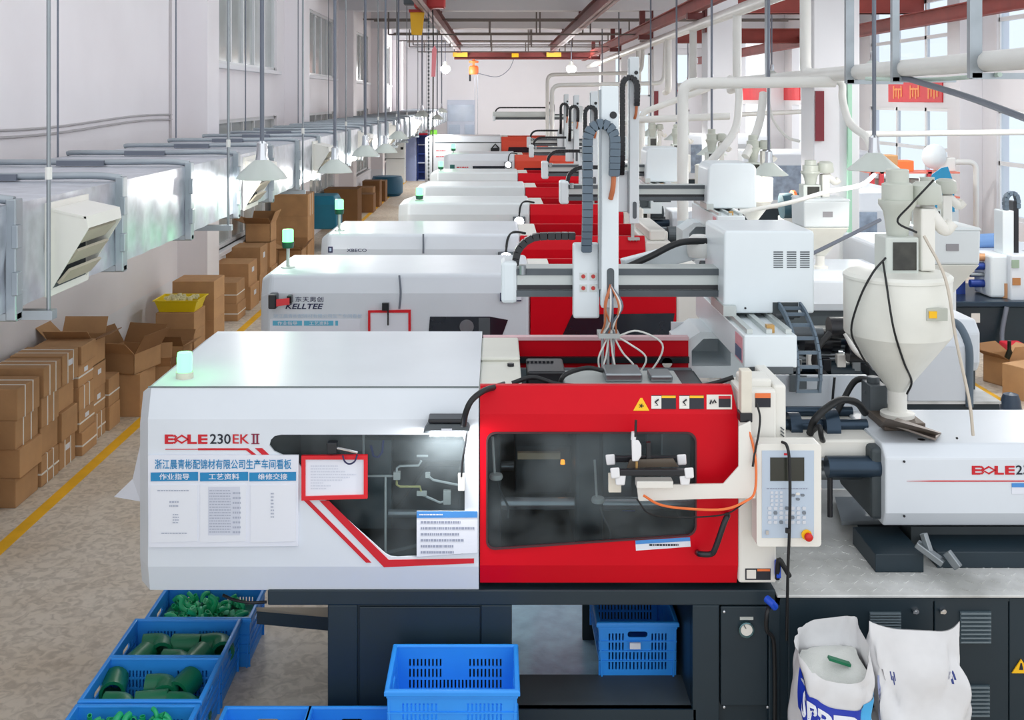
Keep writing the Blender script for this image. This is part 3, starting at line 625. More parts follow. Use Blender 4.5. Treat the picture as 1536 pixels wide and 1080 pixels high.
MB().tube(cr([P(1166, 868, 5.18), P(1168, 840, 5.15), P(1176, 850, 5.15), P(1184, 864, 5.17)], 5), .012, 8).build('hose', BLACK, M1, smooth=60)
m = MB(); m.pbox(1165, 1172, 845, 868, 5.16, .05); m.build('blue_hose_joint', mat('blue_fit', (10, 70, 190), .4), M1, bevel=.005)
# --- base
zr = zs(911)
MB().box(xs(400), xs(1165), D0 + .02, 6.35, zr, zb + .003).build('base_rail', DARK, M1, bevel=.006)
m = MB(); m.box(xs(490), xs(768), D0 + .035, 6.3, 0, zr); m.build('base_cabinet', DARK, M1)
for a, b in ((491, 535), (722, 768)): MB().box(xs(a), xs(b), D0 + .02, D0 + .06, 0, zr).build('base_post', DARK, M1, bevel=.004)
pn = MB().box(xs(538), xs(720), D0 + .025, D0 + .05, .04, zr - .01).build('base_panel', DARK, M1, bevel=.004)
m = MB(); m.box(xs(1040), xs(1165), D0 + .06, 6.3, 0, zr); m.build('base_cabinet', DARK, M1)
MB().box(xs(1040), xs(1080), D0 + .02, D0 + .08, 0, zr).build('base_post', DARK, M1, bevel=.004)
MB().box(xs(1155), xs(1172), D0 + .02, D0 + .08, 0, zr).build('base_post', DARK, M1, bevel=.004)
pn = MB().box(xs(1083), xs(1154), D0 + .03, D0 + .07, zs(1064), zs(914)).build('base_panel', DARK, M1, bevel=.005)
for a, b in ((1086, 917), (1151, 917), (1086, 1060), (1151, 1060)): MB().lathe([(0, 0), (.006, 0), (.006, -.006), (0, -.008)], P(a, b, D0 + .03), 8, 'Y').build('screw', STEEL, pn)
MB().pbox(1110, 1130, 925.5, 930, D0 + .026, .01).build('gauge_label', ALU, pn)
gz = MB().lathe([(0, -.012), (.028, -.012), (.032, -.02), (.037, -.018), (.037, .0), (0, 0)], P(1119, 943, D0 + .03), 28, 'Y').build('pressure_gauge', mat('gauge_rim', (90, 120, 126), .25, .8), pn, smooth=40)
MB().lathe([(0, -.014), (.028, -.014), (.028, -.012), (0, -.012)], P(1119, 943, D0 + .03), 24, 'Y').build('gauge_dial', WST, gz)
MB().bar(P(1119, 943, D0 + .014), P(1116, 938, D0 + .014), .003).build('gauge_needle', BST, gz)
MB().box(xs(740), xs(1060), D0 + .03, D0 + .34, .17, .2).build('base_tray', DARKER, M1)
MB().box(xs(740), xs(1045), D0 + .02, D0 + .06, .05, .2).build('base_sill', DARK, M1)
MB().box(xs(900), xs(1045), 6.26, 6.3, 0, zr).build('base_back_panel', DARK, M1)
m = MB(); m.pplate([(385, 916), (492, 925), (492, 946), (385, 936)], 5.55, .02); m.build('drip_tray_edge', DARK, M1)
m = MB(); m.add([P(384, 911, 5.45), P(492, 911, 5.45), P(492, 926, 5.55), P(385, 917, 5.55)], [(0, 1, 2, 3)]); m.build('drip_tray', mat('tan_tray', (188, 174, 150), .6), M1)
MB().tube(cr([P(335, 893, 5.35), P(352, 900, 5.3), P(375, 904, 5.28), P(400, 903, 5.3)], 5), .008, 6).build('hose', BLACK, M1, smooth=60)
# right part of the base: cabinet with doors, deck plate
XE = 3.7
MB().box(xs(1172), XE, D0 + .03, 6.9, 0, zs(898)).build('base_cabinet', DARK, M1)
def tread_mat():
    m = bpy.data.materials.new('tread_plate'); m.use_nodes = True; nt = m.node_tree; b = nt.nodes['Principled BSDF']
    b.inputs['Metallic'].default_value = .1; b.inputs['Roughness'].default_value = .36
    tc = nt.nodes.new('ShaderNodeTexCoord'); mp = nt.nodes.new('ShaderNodeMapping'); mp.inputs['Rotation'].default_value = (0, 0, R(45)); nt.links.new(tc.outputs['Object'], mp.inputs['Vector'])
    ck = nt.nodes.new('ShaderNodeTexBrick'); ck.inputs['Scale'].default_value = 14; ck.inputs['Mortar Size'].default_value = .03; ck.offset = .5
    nt.links.new(mp.outputs['Vector'], ck.inputs['Vector'])
    n = nt.nodes.new('ShaderNodeTexNoise'); n.inputs['Scale'].default_value = 3; n.inputs['Detail'].default_value = 8; nt.links.new(tc.outputs['Object'], n.inputs['Vector'])
    r = nt.nodes.new('ShaderNodeValToRGB'); r.color_ramp.elements[0].position = .35; r.color_ramp.elements[1].position = .65; r.color_ramp.elements[0].color = rgb(176, 177, 174); r.color_ramp.elements[1].color = rgb(226, 227, 226); nt.links.new(n.outputs['Fac'], r.inputs['Fac'])
    nt.links.new(r.outputs[0], b.inputs['Base Color'])
    bp = nt.nodes.new('ShaderNodeBump'); bp.inputs['Strength'].default_value = .35; bp.inputs['Distance'].default_value = .004; nt.links.new(ck.outputs['Fac'], bp.inputs['Height']); nt.links.new(bp.outputs['Normal'], b.inputs['Normal'])
    MATS['tread_plate'] = m; return m
TREAD = tread_mat()
MB().box(xs(1166), XE, D0, 6.95, zs(897), zs(893)).build('deck_plate', TREAD, M1, bevel=.003)
k = 300                                             # raised bars of the tread plate near the front edge
mb = MB(); rnd = random.Random(11)
for i in range(26):
    for j in range(8):
        cx_ = xs(1180) + i * .062; cy_ = D0 + .06 + j * .085
        if cx_ > 2.6: continue
        a = R(45 if (i + j) % 2 else -45)
        mb.obox((cx_, cy_, zs(893) + .0012), (.04, .009, .003), Matrix.Rotation(a, 3, 'Z'))
tb = mb.build('tread_bars', TREAD, M1); tb['kind'] = 'stuff'
MB().box(xs(1172), XE, D0 + .02, D0 + .05, zs(905), zs(897)).build('deck_edge', DARK, M1)
for a, b in ((1184, 1402), (1404, 1515), (1517, 1600)):
    dr_ = MB().box(xs(a), xs(b), D0 + .018, D0 + .045, .05, zs(900)).build('cabinet_door', DARK, M1, bevel=.004)
    if a == 1184: lv = [(1304, 1352, 918, 952)]; lk = (1373, 915)
    elif a == 1404: lv = [(1440, 1487, 917, 966), (1440, 1485, 1028, 1076)]; lk = (1414, 915)
    else: lv = []; lk = None
    for (p0, p1, q0, q1) in lv:
        vn = MB().pbox(p0, p1, q0, q1, D0 + .012, .01).build('vent', mat('vent_grey', (60, 76, 84), .5), dr_)
        n = 8
        for k in range(n):
            yq = q0 + (q1 - q0) * (k + .5) / n
            v = MB(); v.bar(P(p0 + 1, yq, D0 + .006), P(p1 - 1, yq, D0 + .006), .012, .006); v.build('slat', mat('vent_slat', (120, 134, 142), .4, .3), vn)
    if lk:
        l_ = MB().lathe([(0, -.02), (.011, -.02), (.014, -.012), (.016, 0), (0, 0)], P(lk[0], lk[1], D0 + .018), 16, 'Y').build('lock', CHROME, dr_, smooth=40)
        MB().pbox(lk[0] - 3, lk[0] + 3, lk[1] + 2, lk[1] + 6, D0 - .005, .02).build('lock_tab', CHROME, l_)
m = MB(); m.pplate([(1518, 1010), (1546, 1010), (1532, 989)], D0 + .01, .006); tr = m.build('warning_triangle', YST, M1)
MB().pplate([(1529, 1005), (1535, 1005), (1533, 995), (1531, 995)], D0 + .008, .003).build('warning_symbol', BST, tr)
MB().tube(cr([P(1156, 905, 5.16), P(1150, 922, 5.13), P(1150, 945, 5.15), P(1160, 960, 5.18), P(1162, 1010, 5.2), P(1162, 1100, 5.2)], 5), .01, 8).build('hose', BLACK, M1, smooth=60)
MB().tube([P(1150, 898, 5.15), P(1158, 905, 5.12), P(1162, 910, 5.14)], .018, 8).build('blue_hose_joint', mat('blue_fit', (10, 70, 190), .4), M1, smooth=60)
# --- injection unit
d1 = 5.6; x1 = XX(1328, d1)
pr = lambda x, t=0: [(x, d1 + .04, ZZ(793, d1)), (x, d1, ZZ(770, d1)), (x, d1, ZZ(687, d1)), (x, d1 + .06, ZZ(661, 5.7)), (x, 6.27, ZZ(614, 6.27)), (x, 6.27, ZZ(793, d1))]
iu = MB().loft([pr(x1), pr(XE - .1)]).build('injection_cover', WHITE, M1, bevel=.01)
xf = x1 - .06
m = MB(); a = [(xf + .08, d1 - .002, ZZ(770, d1)), (x1 + .03, d1 - .002, ZZ(793, d1) + .01)]
bole(iu, 1458, 699, 712, d1 - .003)
ptext(MB(), '230', 1524, 1555, 698, 712, d1 - .003, .012).build('model_number', INKD, iu)
MB().pplate([(1360, 722), (1400, 721), (1560, 721), (1560, 722.6), (1400, 722.6)], d1 - .003, .003).build('brand_underline', STRIPE, iu)
m = MB().pplate([(1518, 725), (1560, 725), (1560, 741), (1518, 741)], d1 - .003, .003).build('blue_notice_strip', PAPER, iu); MB().pplate([(1518, 725), (1560, 725), (1560, 731), (1518, 731)], d1 - .005, .003).build('notice_header', MATS['poster_blue'], m)
for a, b in ((1356, 692), (1356, 774), (1435, 657)):
    MB().lathe([(0, 0), (.006, 0), (.006, -.006), (0, -.006)], P(a, b, d1 if b > 680 else d1 + .08), 8, 'Y').build('screw', BLACKP, iu)
# dark open throat at the end of the cover, barrel, carriage
m = MB(); m.box(x1 - .05, x1 + .02, 5.66, 6.2, ZZ(793, d1) + .02, 1.3); m.build('throat_block', DARKER, M1, bevel=.02)
MB().cyl((xs(1168), 5.85, ZZ(705, 5.85)), (x1 + .1, 5.85, ZZ(705, 5.85)), .05, n=24).build('barrel', STEEL2, M1, smooth=40)
MB().cyl((XX(1240, 5.7), 5.7, ZZ(700, 5.7)), (x1, 5.7, ZZ(700, 5.7)), .055, n=24).build('barrel_heater', GUNM, M1, smooth=40)
m = MB(); m.box(xs(1182), XX(1300, 5.9), 5.75, 6.2, ZZ(688, 5.75), ZZ(660, 5.75)); m.build('nozzle_cover', CREAM, M1, bevel=.012)
for yy in (5.95, 6.2): MB().cyl((xs(1165), yy, ZZ(637, 5.95)), (XX(1300, 5.95), yy, ZZ(637, 5.95)), .03, n=20).build('carriage_rod', GUNM, M1, smooth=40)
MB().lathe([(.035, 0), (.095, 0), (.095, .075), (.035, .075)], (XX(1233, 5.95), 5.95, ZZ(640, 5.95)), 28, 'X').build('carriage_flange', GUNM, M1, smooth=40)
MB().lathe([(.03, 0), (.075, 0), (.075, .06), (.03, .06)], (XX(1182, 5.95), 5.95, ZZ(640, 5.95)), 28, 'X').build('carriage_flange', GUNM, M1, smooth=40)
MB().tube(cr([P(1215, 650, 5.8), P(1222, 630, 5.75), P(1240, 612, 5.8), P(1262, 600, 5.9), P(1285, 604, 6.0), P(1298, 620, 6.05)], 6), .02, 10).build('hose', BLACK, M1, smooth=60)
MB().tube(cr([P(1210, 655, 5.9), P(1228, 640, 5.7), P(1232, 655, 5.7), P(1236, 664, 5.8)], 6), .014, 10).build('hose', BLACK, M1, smooth=60)
MB().tube(cr([P(1252, 625, 6.15), P(1265, 600, 6.2), P(1285, 570, 6.25), P(1315, 572, 6.3)], 6), .018, 10).build('hose', BLACK, M1, smooth=60)
m = MB(); m.box(XX(1296, 6.2), XX(1322, 6.2), 6.1, 6.25, 1.3, ZZ(572, 6.2)); m.lathe([(0, 0), (.05, 0), (.05, .02), (.035, .02), (.035, .1), (0, .1)], (XX(1308, 6.2), 6.18, ZZ(590, 6.2)), 14); m.build('carriage_motor', GREYM, M1, bevel=.006)
MB().cyl(P(1245, 704, 5.7), P(1245, 775, 5.7), .014, n=10).build('support_post', BLACKP, M1)
m = MB(); m.add([P(1252, 745, 6.4), P(1310, 745, 6.4), P(1335, 780, 5.85), P(1262, 782, 5.85)], [(0, 1, 2, 3)]); m.add([P(1262, 782, 5.85), P(1335, 780, 5.85), P(1335, 786, 5.85), P(1262, 788, 5.85)], [(0, 1, 2, 3)]); m.build('purge_tray', STEEL2, M1)
m = MB(); m.loft([[P(1285, 786, 5.9), P(1350, 780, 5.9), P(1350, 822, 5.7), P(1305, 830, 5.7)], [P(1285, 786, 6.3), P(1350, 780, 6.3), P(1350, 822, 6.1), P(1305, 830, 6.1)]]); m.build('carriage_saddle', DARKER, M1)
MB().box(XX(1308, 5.5), XX(1380, 5.5), 5.45, 5.8, zs(893), ZZ(825, 5.5)).build('rail_block', DARK, M1, bevel=.004)
MB().box(XX(1400, 5.55), XE - .1, 5.5, 5.75, zs(893), ZZ(828, 5.5)).build('slide_rail', DARK, M1, bevel=.004)
MB().box(XX(1380, 5.6), XE - .1, 5.72, 6.2, zs(893), ZZ(790, 5.72)).build('slide_bed', DARKER, M1)
m = MB(); m.bar(P(1375, 815, 5.45), P(1415, 845, 5.38), .05, .03); m.bar(P(1420, 828, 5.4), P(1438, 852, 5.36), .03, .04); m.bar(P(1385, 800, 5.45), P(1395, 830, 5.42), .03); m.build('clamp_lever', STEEL2, M1, bevel=.004)

MB().box(xs(1165) + .02, XX(1300, 6.6), 6.6, 6.62, .76, ZZ(563, 6.6)).build('rear_panel', WHITE, M1)
MB().bar(P(1197, 563, 6.58), P(1197, 588, 6.55), .1, .04).build('rear_panel_bracket', GREYM, M1)
MB().tube([P(1252, 566, 6.57), P(1250, 585, 6.57), P(1248, 612, 6.57)], .008, 6).build('panel_cable', BLACK, M1)
# ================================================================ take-out robots
def drag_chain(pts, w, th, parent, mt, name='cable_chain', lk=0.035, axis=(0, 1, 0)):
    """articulated chain: links along a path, w = width along axis"""
    pts = cr(pts, 10); acc = 0; prev = pts[0]; m = MB(); ax = Vector(axis)
    seg = []
    for p in pts[1:]:
        acc += (p - prev).length
        if acc >= lk: seg.append((seg[-1][1] if seg else pts[0], p)); acc = 0
        prev = p
    for a, b in seg:
        t = (b - a).normalized(); n = ax.cross(t).normalized()
        M = Matrix((t, ax, n)).transposed()
        m.obox((a + b) / 2, ((b - a).length * .9, w, th), M)
        m.obox((a + b) / 2 , ((b - a).length * 1.12, w * .7, th * .8), M)
    return m.build(name, mt, parent)
ROBW = mat('robot_white', (224, 232, 236), .35, var=.02)
def robot(label, ox, oy, bx0, ax, armtop, armbot, zb=1.92, detail=True):
    """ox: left side of carriage cover, oy: front of cover, bx0: left end of arm beam, ax: left side of vertical arm"""
    t = thing('takeout_robot', (ox + .15, oy, zb - .2), label, 'robot', 'take-out robots on the molding machines')
    b0 = oy - .42; b1 = oy + .95
    m = MB(); m.box(ox + .02, ox + .29, b0, b1, zb - .195, zb - .03); m.build('traverse_beam', ROBW, t, bevel=.006)
    for x in (ox + .04, ox + .14, ox + .24): MB().box(x, x + .03, b0 + .03, b1, zb - .03, zb - .005).build('linear_rail', ALU, t)
    MB().box(ox + .05, ox + .27, b0 - .004, b0 + .05, zb - .225, zb - .19).build('beam_foot', GREYM, t)
    lab = MB().box(ox + .017, ox + .022, b0 + .04, b0 + .2, zb - .18, zb - .05).build('label_strip', mat('label_pink', (222, 150, 160), .5, var=0), t)
    MB().box(ox + .014, ox + .018, b0 + .05, b0 + .19, zb - .17, zb - .11).build('label_field', mat('label_blue', (80, 100, 130), .5, var=0), lab)
    MB().box(ox + .15, ox + .19, b0 + .06, b0 + .1, zb - .03, zb + .01).build('stop_block', mat('brass', (190, 150, 90), .4, .5), t)
    # carriage cover
    m = MB(); w = .50; h = .455
    c1, c2, c3 = (.05, .012, .03) if not detail else (.012, .003, .01)
    prof = [(ox, zb), (ox + w, zb), (ox + w, zb + h - c1), (ox + w - c3, zb + h - c2), (ox + w - c3 * 2.6, zb + h), (ox + c3 * 3, zb + h), (ox + c3 * 1.6, zb + h - c2), (ox + c3 * .5, zb + h - c1)]
    m.loft([[(x, oy, z) for x, z in prof], [(x, oy + .55, z) for x, z in prof], ])
    cc = m.build('carriage_cover', ROBW, t, bevel=.02, seg=3)
    if detail:
        for k in range(3):
            for r_ in range(8): MB().box(ox + .275 + k * .073, ox + .275 + k * .073 + .052, oy - .002, oy + .004, zb + .335 - r_ * .012, zb + .341 - r_ * .012).build('vent_slot', GREYM, cc)
        MB().box(ox + .27, ox + .41, oy - .002, oy + .004, zb - .001, zb + .062).build('cable_cutout', DARKER, cc)
        MB().lathe([(0, 0), (.006, 0), (.006, -.004), (0, -.004)], (ox + .12, oy, zb + .03), 8, 'Y').build('screw', BLACKP, cc)
        m = MB()                                    # open ladder cable track hanging in front
        path = cr([(0, oy + .02, zb + .05), (0, oy - .12, zb + .02), (0, oy - .3, zb - .07), (0, oy - .38, zb - .2), (0, oy - .36, zb - .33)], 4)
        for s_ in (0, .115):
            for a, b in zip(path[:-1], path[1:]): m.bar((ox + .305 + s_, a.y, a.z), (ox + .305 + s_, b.y, b.z), .012, .035)
        for k, p in enumerate(path[::2]): m.bar((ox + .3, p.y, p.z), (ox + .43, p.y, p.z), .018, .016)
        m.build('cable_track', CHAIN, t)
    MB().box(ox - .01, ox + .06, oy - .05, oy + .3, zb - .005, zb + .05).build('carriage_plate', ALU, t)
    # horizontal arm beam
    zt_ = zb + .235; z0_ = zb + .06; ya = oy + .16
    bm = MB().box(bx0 + .05, ox + .05, ya, ya + .16, z0_ + .02, zt_ - .01).build('arm_beam', ALU, t, bevel=.004)
    for zz in (zt_ - .03, z0_ + .025): MB().box(bx0 + .06, ox + .02, ya - .02, ya, zz - .018, zz + .018).build('slide_rail', GREYM, bm)
    MB().box(bx0 + .06, ox + .02, ya - .005, ya, z0_ + .045, z0_ + .07).build('timing_belt', BLACKP, bm)
    MB().box(bx0 - .02, bx0 + .07, ya - .03, ya + .18, z0_ - .03, zt_ + .03).build('arm_end_cap', ROBW, bm, bevel=.02)
    m = MB(); m.lathe([(0, 0), (.02, 0), (.02, .05), (0, .05)], (bx0 + .1, ya - .03, zt_ - .04), 10, 'Z'); m.build('belt_pulley', STEEL2, bm)
    # vertical arm with its carriage
    cw = MB().box(ax - .15, ax - .005, ya - .1, ya - .02, z0_ - .1, zt_ + .14).build('arm_carriage', ROBW, t, bevel=.012)
    if detail:
        for i in range(2):
            for j in range(2):
                b_ = MB().box(ax - .115 + i * .055, ax - .075 + i * .055, ya - .104, ya - .098, z0_ + .05 + j * .065, z0_ + .09 + j * .065).build('button_plate', ALU, cw)
                MB().lathe([(0, -.012), (.01, -.012), (.012, 0), (0, 0)], (ax - .095 + i * .055, ya - .104, z0_ + .07 + j * .065), 10, 'Y').build('button', mat('button_red', (190, 50, 44), .4, var=0), b_)
    va = MB(); va.box(ax, ax + .095, ya - .16, ya - .06, armbot, armtop); va = va.build('vertical_arm', ROBW, t, bevel=.006)
    MB().box(ax - .012, ax + .002, ya - .15, ya - .08, armbot + .1, armtop - .02).build('arm_rail', STEEL2, va)
    for zz in (armtop - .16, ): MB().lathe([(0, -.004), (.02, -.004), (.02, 0), (0, 0)], (ax + .065, ya - .16, zz), 14, 'Y').build('arm_hole', BLACKP, va)
    MB().plate(rrect(ax + .03, ax + .07, armbot + .05, armbot + .22, .019, 4), (), lambda u, v, w: (u, ya - .163 + w, v), .004).build('arm_slot', GREYM, va)
    # chains
    r = .085
    cr_ = .075; cxc = ax - .005; zc_ = armtop - .3
    arc = [(cxc - cr_ * math.cos(R(q)), ya - .2, zc_ + cr_ * 1.25 * math.sin(R(q))) for q in range(0, 181, 20)]
    drag_chain([(ax - .08, ya - .13, zt_ + .1), (ax - .08, ya - .2, zt_ + .3), (ax - .08, ya - .2, armtop - .5)] + arc + [(ax + .068, ya - .2, armtop - .42), (ax + .066, ya - .19, armtop - .5)], .06, .055, t, CHAIN if detail else BLACKP, lk=.032)
    MB().tube(cr([(ax + .065, ya - .2, armtop - .48), (ax + .06, ya - .19, armtop - .56), (ax + .05, ya - .165, armtop - .62)], 5), .014, 8).build('air_hose', mat('hose_rust', (190, 110, 70), .5), t)
    drag_chain([(bx0 + .06, ya + .05, zt_ + .0), (bx0 + .08, ya + .05, zt_ + .09), (bx0 + .16, ya + .05, zt_ + .155), (bx0 + .3, ya + .05, zt_ + .165), (ax - .13, ya + .05, zt_ + .165)], .05, .04, t, BLACKP)
    # gripper
    gz_ = armbot - .14
    g_ = MB(); g_.box(ax - .015, ax + .1, ya - .17, ya - .05, gz_ - .025, gz_); g_.box(ax + .02, ax + .05, ya - .13, ya - .09, gz_, armbot + .02); g_ = g_.build('gripper_plate', ALU, t)
    for k in range(3): MB().cyl((ax + .01 + .03 * k, ya - .12, gz_ - .02), (ax + .01 + .03 * k, ya - .12, gz_ - .26), .009, n=8).build('gripper_rod', STEEL, g_)
    if detail:
        rr = random.Random(5)
        for k in range(7):
            x = ax + .0 + k * .014
            MB().tube(cr([(ax + .05, ya - .165, armbot + .13), (x + rr.uniform(-.03, .05), ya - .2, armbot + .02), (x + rr.uniform(-.02, .03), ya - .18, armbot - .08), (x, ya - .15, gz_)], 5), .006, 6).build('air_hose', [MATS['hose_rust'], PVC, ROD][k % 3], t, smooth=60)
        for dx, dz in ((.22, .03), (.15, -.04), (.1, -.09), (-.05, -.05), (-.03, -.1), (.02, -.1)):
            MB().tube(cr([(ax + .05 + dx * .2, ya - .13, gz_ - .02), (ax + .05 + dx * .7, ya - .14, gz_ - .02 + dz), (ax + .05 + dx * 1.3, ya - .15, gz_ - .09 + dz), (ax + .05 + dx * 1.1, ya - .14, gz_ - .2 + dz * .4), (ax + .04 + dx * .6, ya - .12, gz_ - .30)], 6), .0055, 6).build('air_tube', PVC, t, smooth=60)
    # riser that carries the beam
    m = MB(); x0, x1_ = ox - .17, ox + .28; zA, zB_ = zb - .46, zb - .19
    m.plate([(x0, zA), (x1_, zA), (x1_, zB_), (x0 + .12, zB_), (x0, zB_ - .08)], [[(ox - .1, zA + .07), (ox + .13, zA + .07), (ox + .13, zB_ - .1), (ox + .07, zB_ - .04), (ox - .03, zB_ - .04), (ox - .1, zB_ - .11)]], lambda u, v, w: (u, oy + .42 + w, v), .4)
    m.box(x0 + .01, x1_ - .01, oy + .8, oy + .815, zA + .01, zB_ - .02)
    m.build('riser', ROBW, t)
    return t
R1 = robot('tall white take-out robot with arched grey cable chain, standing over the red safety door', 1.245, 6.04, .045, .575, 3.17, 1.95)
MB().bar(P(935, 402, 6.5), P(1066, 368, 6.7), .06, .11).build('cable_bracket', ROBW, R1, bevel=.008)
MB().tube(cr([P(925, 408, 6.4), P(975, 385, 6.45), P(1020, 364, 6.5), P(1068, 362, 6.55)], 6), .02, 8).build('cable_loom', BLACK, R1, smooth=60)
m = MB(); m.lathe([(0, 0), (.07, 0), (.08, .03), (.08, .1), (.05, .13), (0, .13)], P(1050, 385, 6.6), 14); m.build('drive_housing', PVC, R1, smooth=40)
# ================================================================ hoppers
def hopper(label, cx, cy, z0, Rr, square=False, detail=False, zs_=None):
    t = thing('hopper_dryer', (cx, cy, z0), label, 'hopper', 'hopper dryers on the injection units')
    k = Rr / .28
    HP = mat('hopper_cream', (226, 226, 218), .4, var=.05, scale=5)
    MB().lathe([(0, 0), (.09 * k, 0), (.09 * k, .02), (.05 * k, .03), (.05 * k, .16 * k), (0, .16 * k)], (cx, cy, z0), 20).build('throat', CREAM, t, smooth=40)
    if square:
        s = [(-1, -1), (1, -1), (1, 1), (-1, 1)]
        q = lambda r, z: [(cx + a * r, cy + b * r, z0 + z) for a, b in s]
        MB().loft([q(.05 * k, .14 * k), q(Rr * .9, .48 * k)]).build('cone', HP, t, bevel=.01)
        MB().loft([q(Rr * .9, .48 * k), q(Rr * .92, .78 * k)]).build('body', WHITE2, t, bevel=.02)
        MB().loft([q(Rr * .95, .775 * k), q(Rr * .9, .80 * k)]).build('lid', WHITE2, t, bevel=.01)
        MB().box(cx - .04, cx + .06, cy - Rr * .93, cy - Rr * .9, z0 + .6 * k, z0 + .66 * k).build('name_plate', mat('plate_grey', (150, 148, 152), .5), t)
        zt_ = z0 + .8 * k
    else:
        MB().lathe([(.05, .14 * k), (.06, .16 * k), (Rr, .455 * k), ], (cx, cy, z0), 36).build('cone', HP, t, smooth=30)
        MB().lathe([(Rr, .455 * k), (Rr * 1.005, .46 * k), (Rr * 1.005, .755 * k), (Rr, .76 * k)], (cx, cy, z0), 36).build('body', HP, t, smooth=30)
        MB().lathe([(Rr * 1.02, .755 * k), (Rr * 1.02, .77 * k), (Rr * .95, .785 * k), (0, .80 * k)], (cx, cy, z0), 36).build('lid', mat('hopper_lid', (230, 230, 222), .4, var=.03), t, smooth=30)
        zt_ = z0 + .795 * k
    # vacuum loader
    ls = .7 if square else 1.0
    if square: cx -= .1
    l_ = MB().box(cx - .1, cx + .08, cy - .1, cy + .08, zt_ - .01, zt_ + .19 * ls).build('loader_box', mat('loader_grey', (206, 212, 206), .45, var=.04), t, bevel=.008)
    MB().box(cx - .06, cx + .065, cy - .105, cy - .098, zt_ + .015, zt_ + .165 * ls).build('sight_glass', mat('sight_glass', (52, 52, 46), .12, var=.4, scale=14), l_)
    MB().lathe([(r_, z_ * ls) for r_, z_ in [(.055, .18), (.065, .26), (.075, .32), (.1, .36), (.1, .385), (.082, .385), (.082, .47), (.06, .48), (.06, .545), (.055, .55), (0, .555)]], (cx, cy, zt_), 24).build('loader_drum', mat('loader_drum', (196, 200, 190), .4, var=.06), t, smooth=35)
    MB().lathe([(.08, .0), (.09, .02), (.08, .1), (.05, .12), (0, .12)], (cx + .16, cy + .02, zt_ + .36 * ls), 18).build('blower', MATS['loader_drum'], t, smooth=40)
    MB().tube(cr([(cx + .16, cy + .02, zt_ + .36 * ls), (cx + .2, cy - .02, zt_ + .28 * ls), (cx + .26, cy, zt_ + .22 * ls), (cx + .3, cy, zt_ + .26 * ls)], 5), .035, 10).build('blower_hose', CREAM, t, smooth=60)
    MB().box(cx + .11, cx + .19, cy - .05, cy + .07, zt_, zt_ + .34 * ls).build('filter_column', CREAM, t, bevel=.01)
    if detail:
        cp = MB().box(cx + .05, cx + .16, cy - Rr * 1.0 - .004, cy - Rr * .93, z0 + .575, z0 + .64).build('switch_box', mat('switch_plate', (186, 190, 180), .3), t, bevel=.003)
        MB().box(cx + .06, cx + .1, cy - Rr - .012, cy - Rr, z0 + .59, z0 + .625).build('switch', YST, cp)
        for dx, pts in ((0, [(cx - .1, cy - .1, zt_ + .08), (cx - .2, cy - .2, zt_ + .02), (cx - .26, cy - .17, zt_ - .12), (cx - .29, cy - .12, zt_ - .3), (cx - .24, cy - .1, zt_ - .42), (cx - .17, cy - .05, zt_ - .52)]), (1, [(cx - .12, cy - .12, zt_ + .06), (cx - .15, cy - .25, zt_ - .02), (cx - .13, cy - .3, zt_ - .25), (cx - .04, cy - .2, zt_ - .45), (cx + .04, cy - .1, zt_ - .58), (cx + .03, cy - .06, zt_ - .66)]), (2, [(cx + .06, cy - .12, zt_ + .22), (cx - .05, cy - .14, zt_ + .28), (cx + .02, cy - .14, zt_ + .37), (cx + .15, cy - .12, zt_ + .5)])):
            MB().tube(cr(pts, 6), .006, 6).build('power_cable', BLACK, t, smooth=60)
        MB().tube(cr([(cx + .1, cy - .12, zt_ + .2), (cx + .14, cy - .3, zt_ + .0), (cx + .17, cy - .36, zt_ - .3), (cx + .22, cy - .4, zt_ - .6), (cx + .24, cy - .4, zt_ - .78)], 6), .008, 6).build('drain_hose', mat('hose_tan', (200, 190, 176), .5), t, smooth=60)
    return t
HX = XX(1346, 6.0)
hb = MB(); hb.box(HX - .12, HX + .1, 5.86, 6.12, 1.33, 1.37); hb.add([P(1318, 640, 5.9), P(1400, 655, 5.75), P(1412, 650, 5.62), P(1330, 628, 5.62)], [(0, 1, 2, 3)])
hb.build('hopper_slide', mat('rusty_slide', (110, 98, 88), .5, .5, var=.2), M1, bevel=.004)
m = MB(); m.bar(P(1340, 632, 5.85), P(1408, 655, 5.72), .13, .012); m.build('slide_plate', mat('slide_plate', (150, 140, 134), .4, .6, var=.12), M1, bevel=.003)
MB().lathe([(0, .01), (.02, .01), (.032, .0), (.03, -.06), (0, -.06)], P(1382, 662, 5.72), 14).build('slide_knob', BLACKP, M1, smooth=40)
HP1 = hopper('big cream cone bottomed hopper dryer with loader, standing on the injection unit', HX, 6.0, 1.37, .28, detail=True)
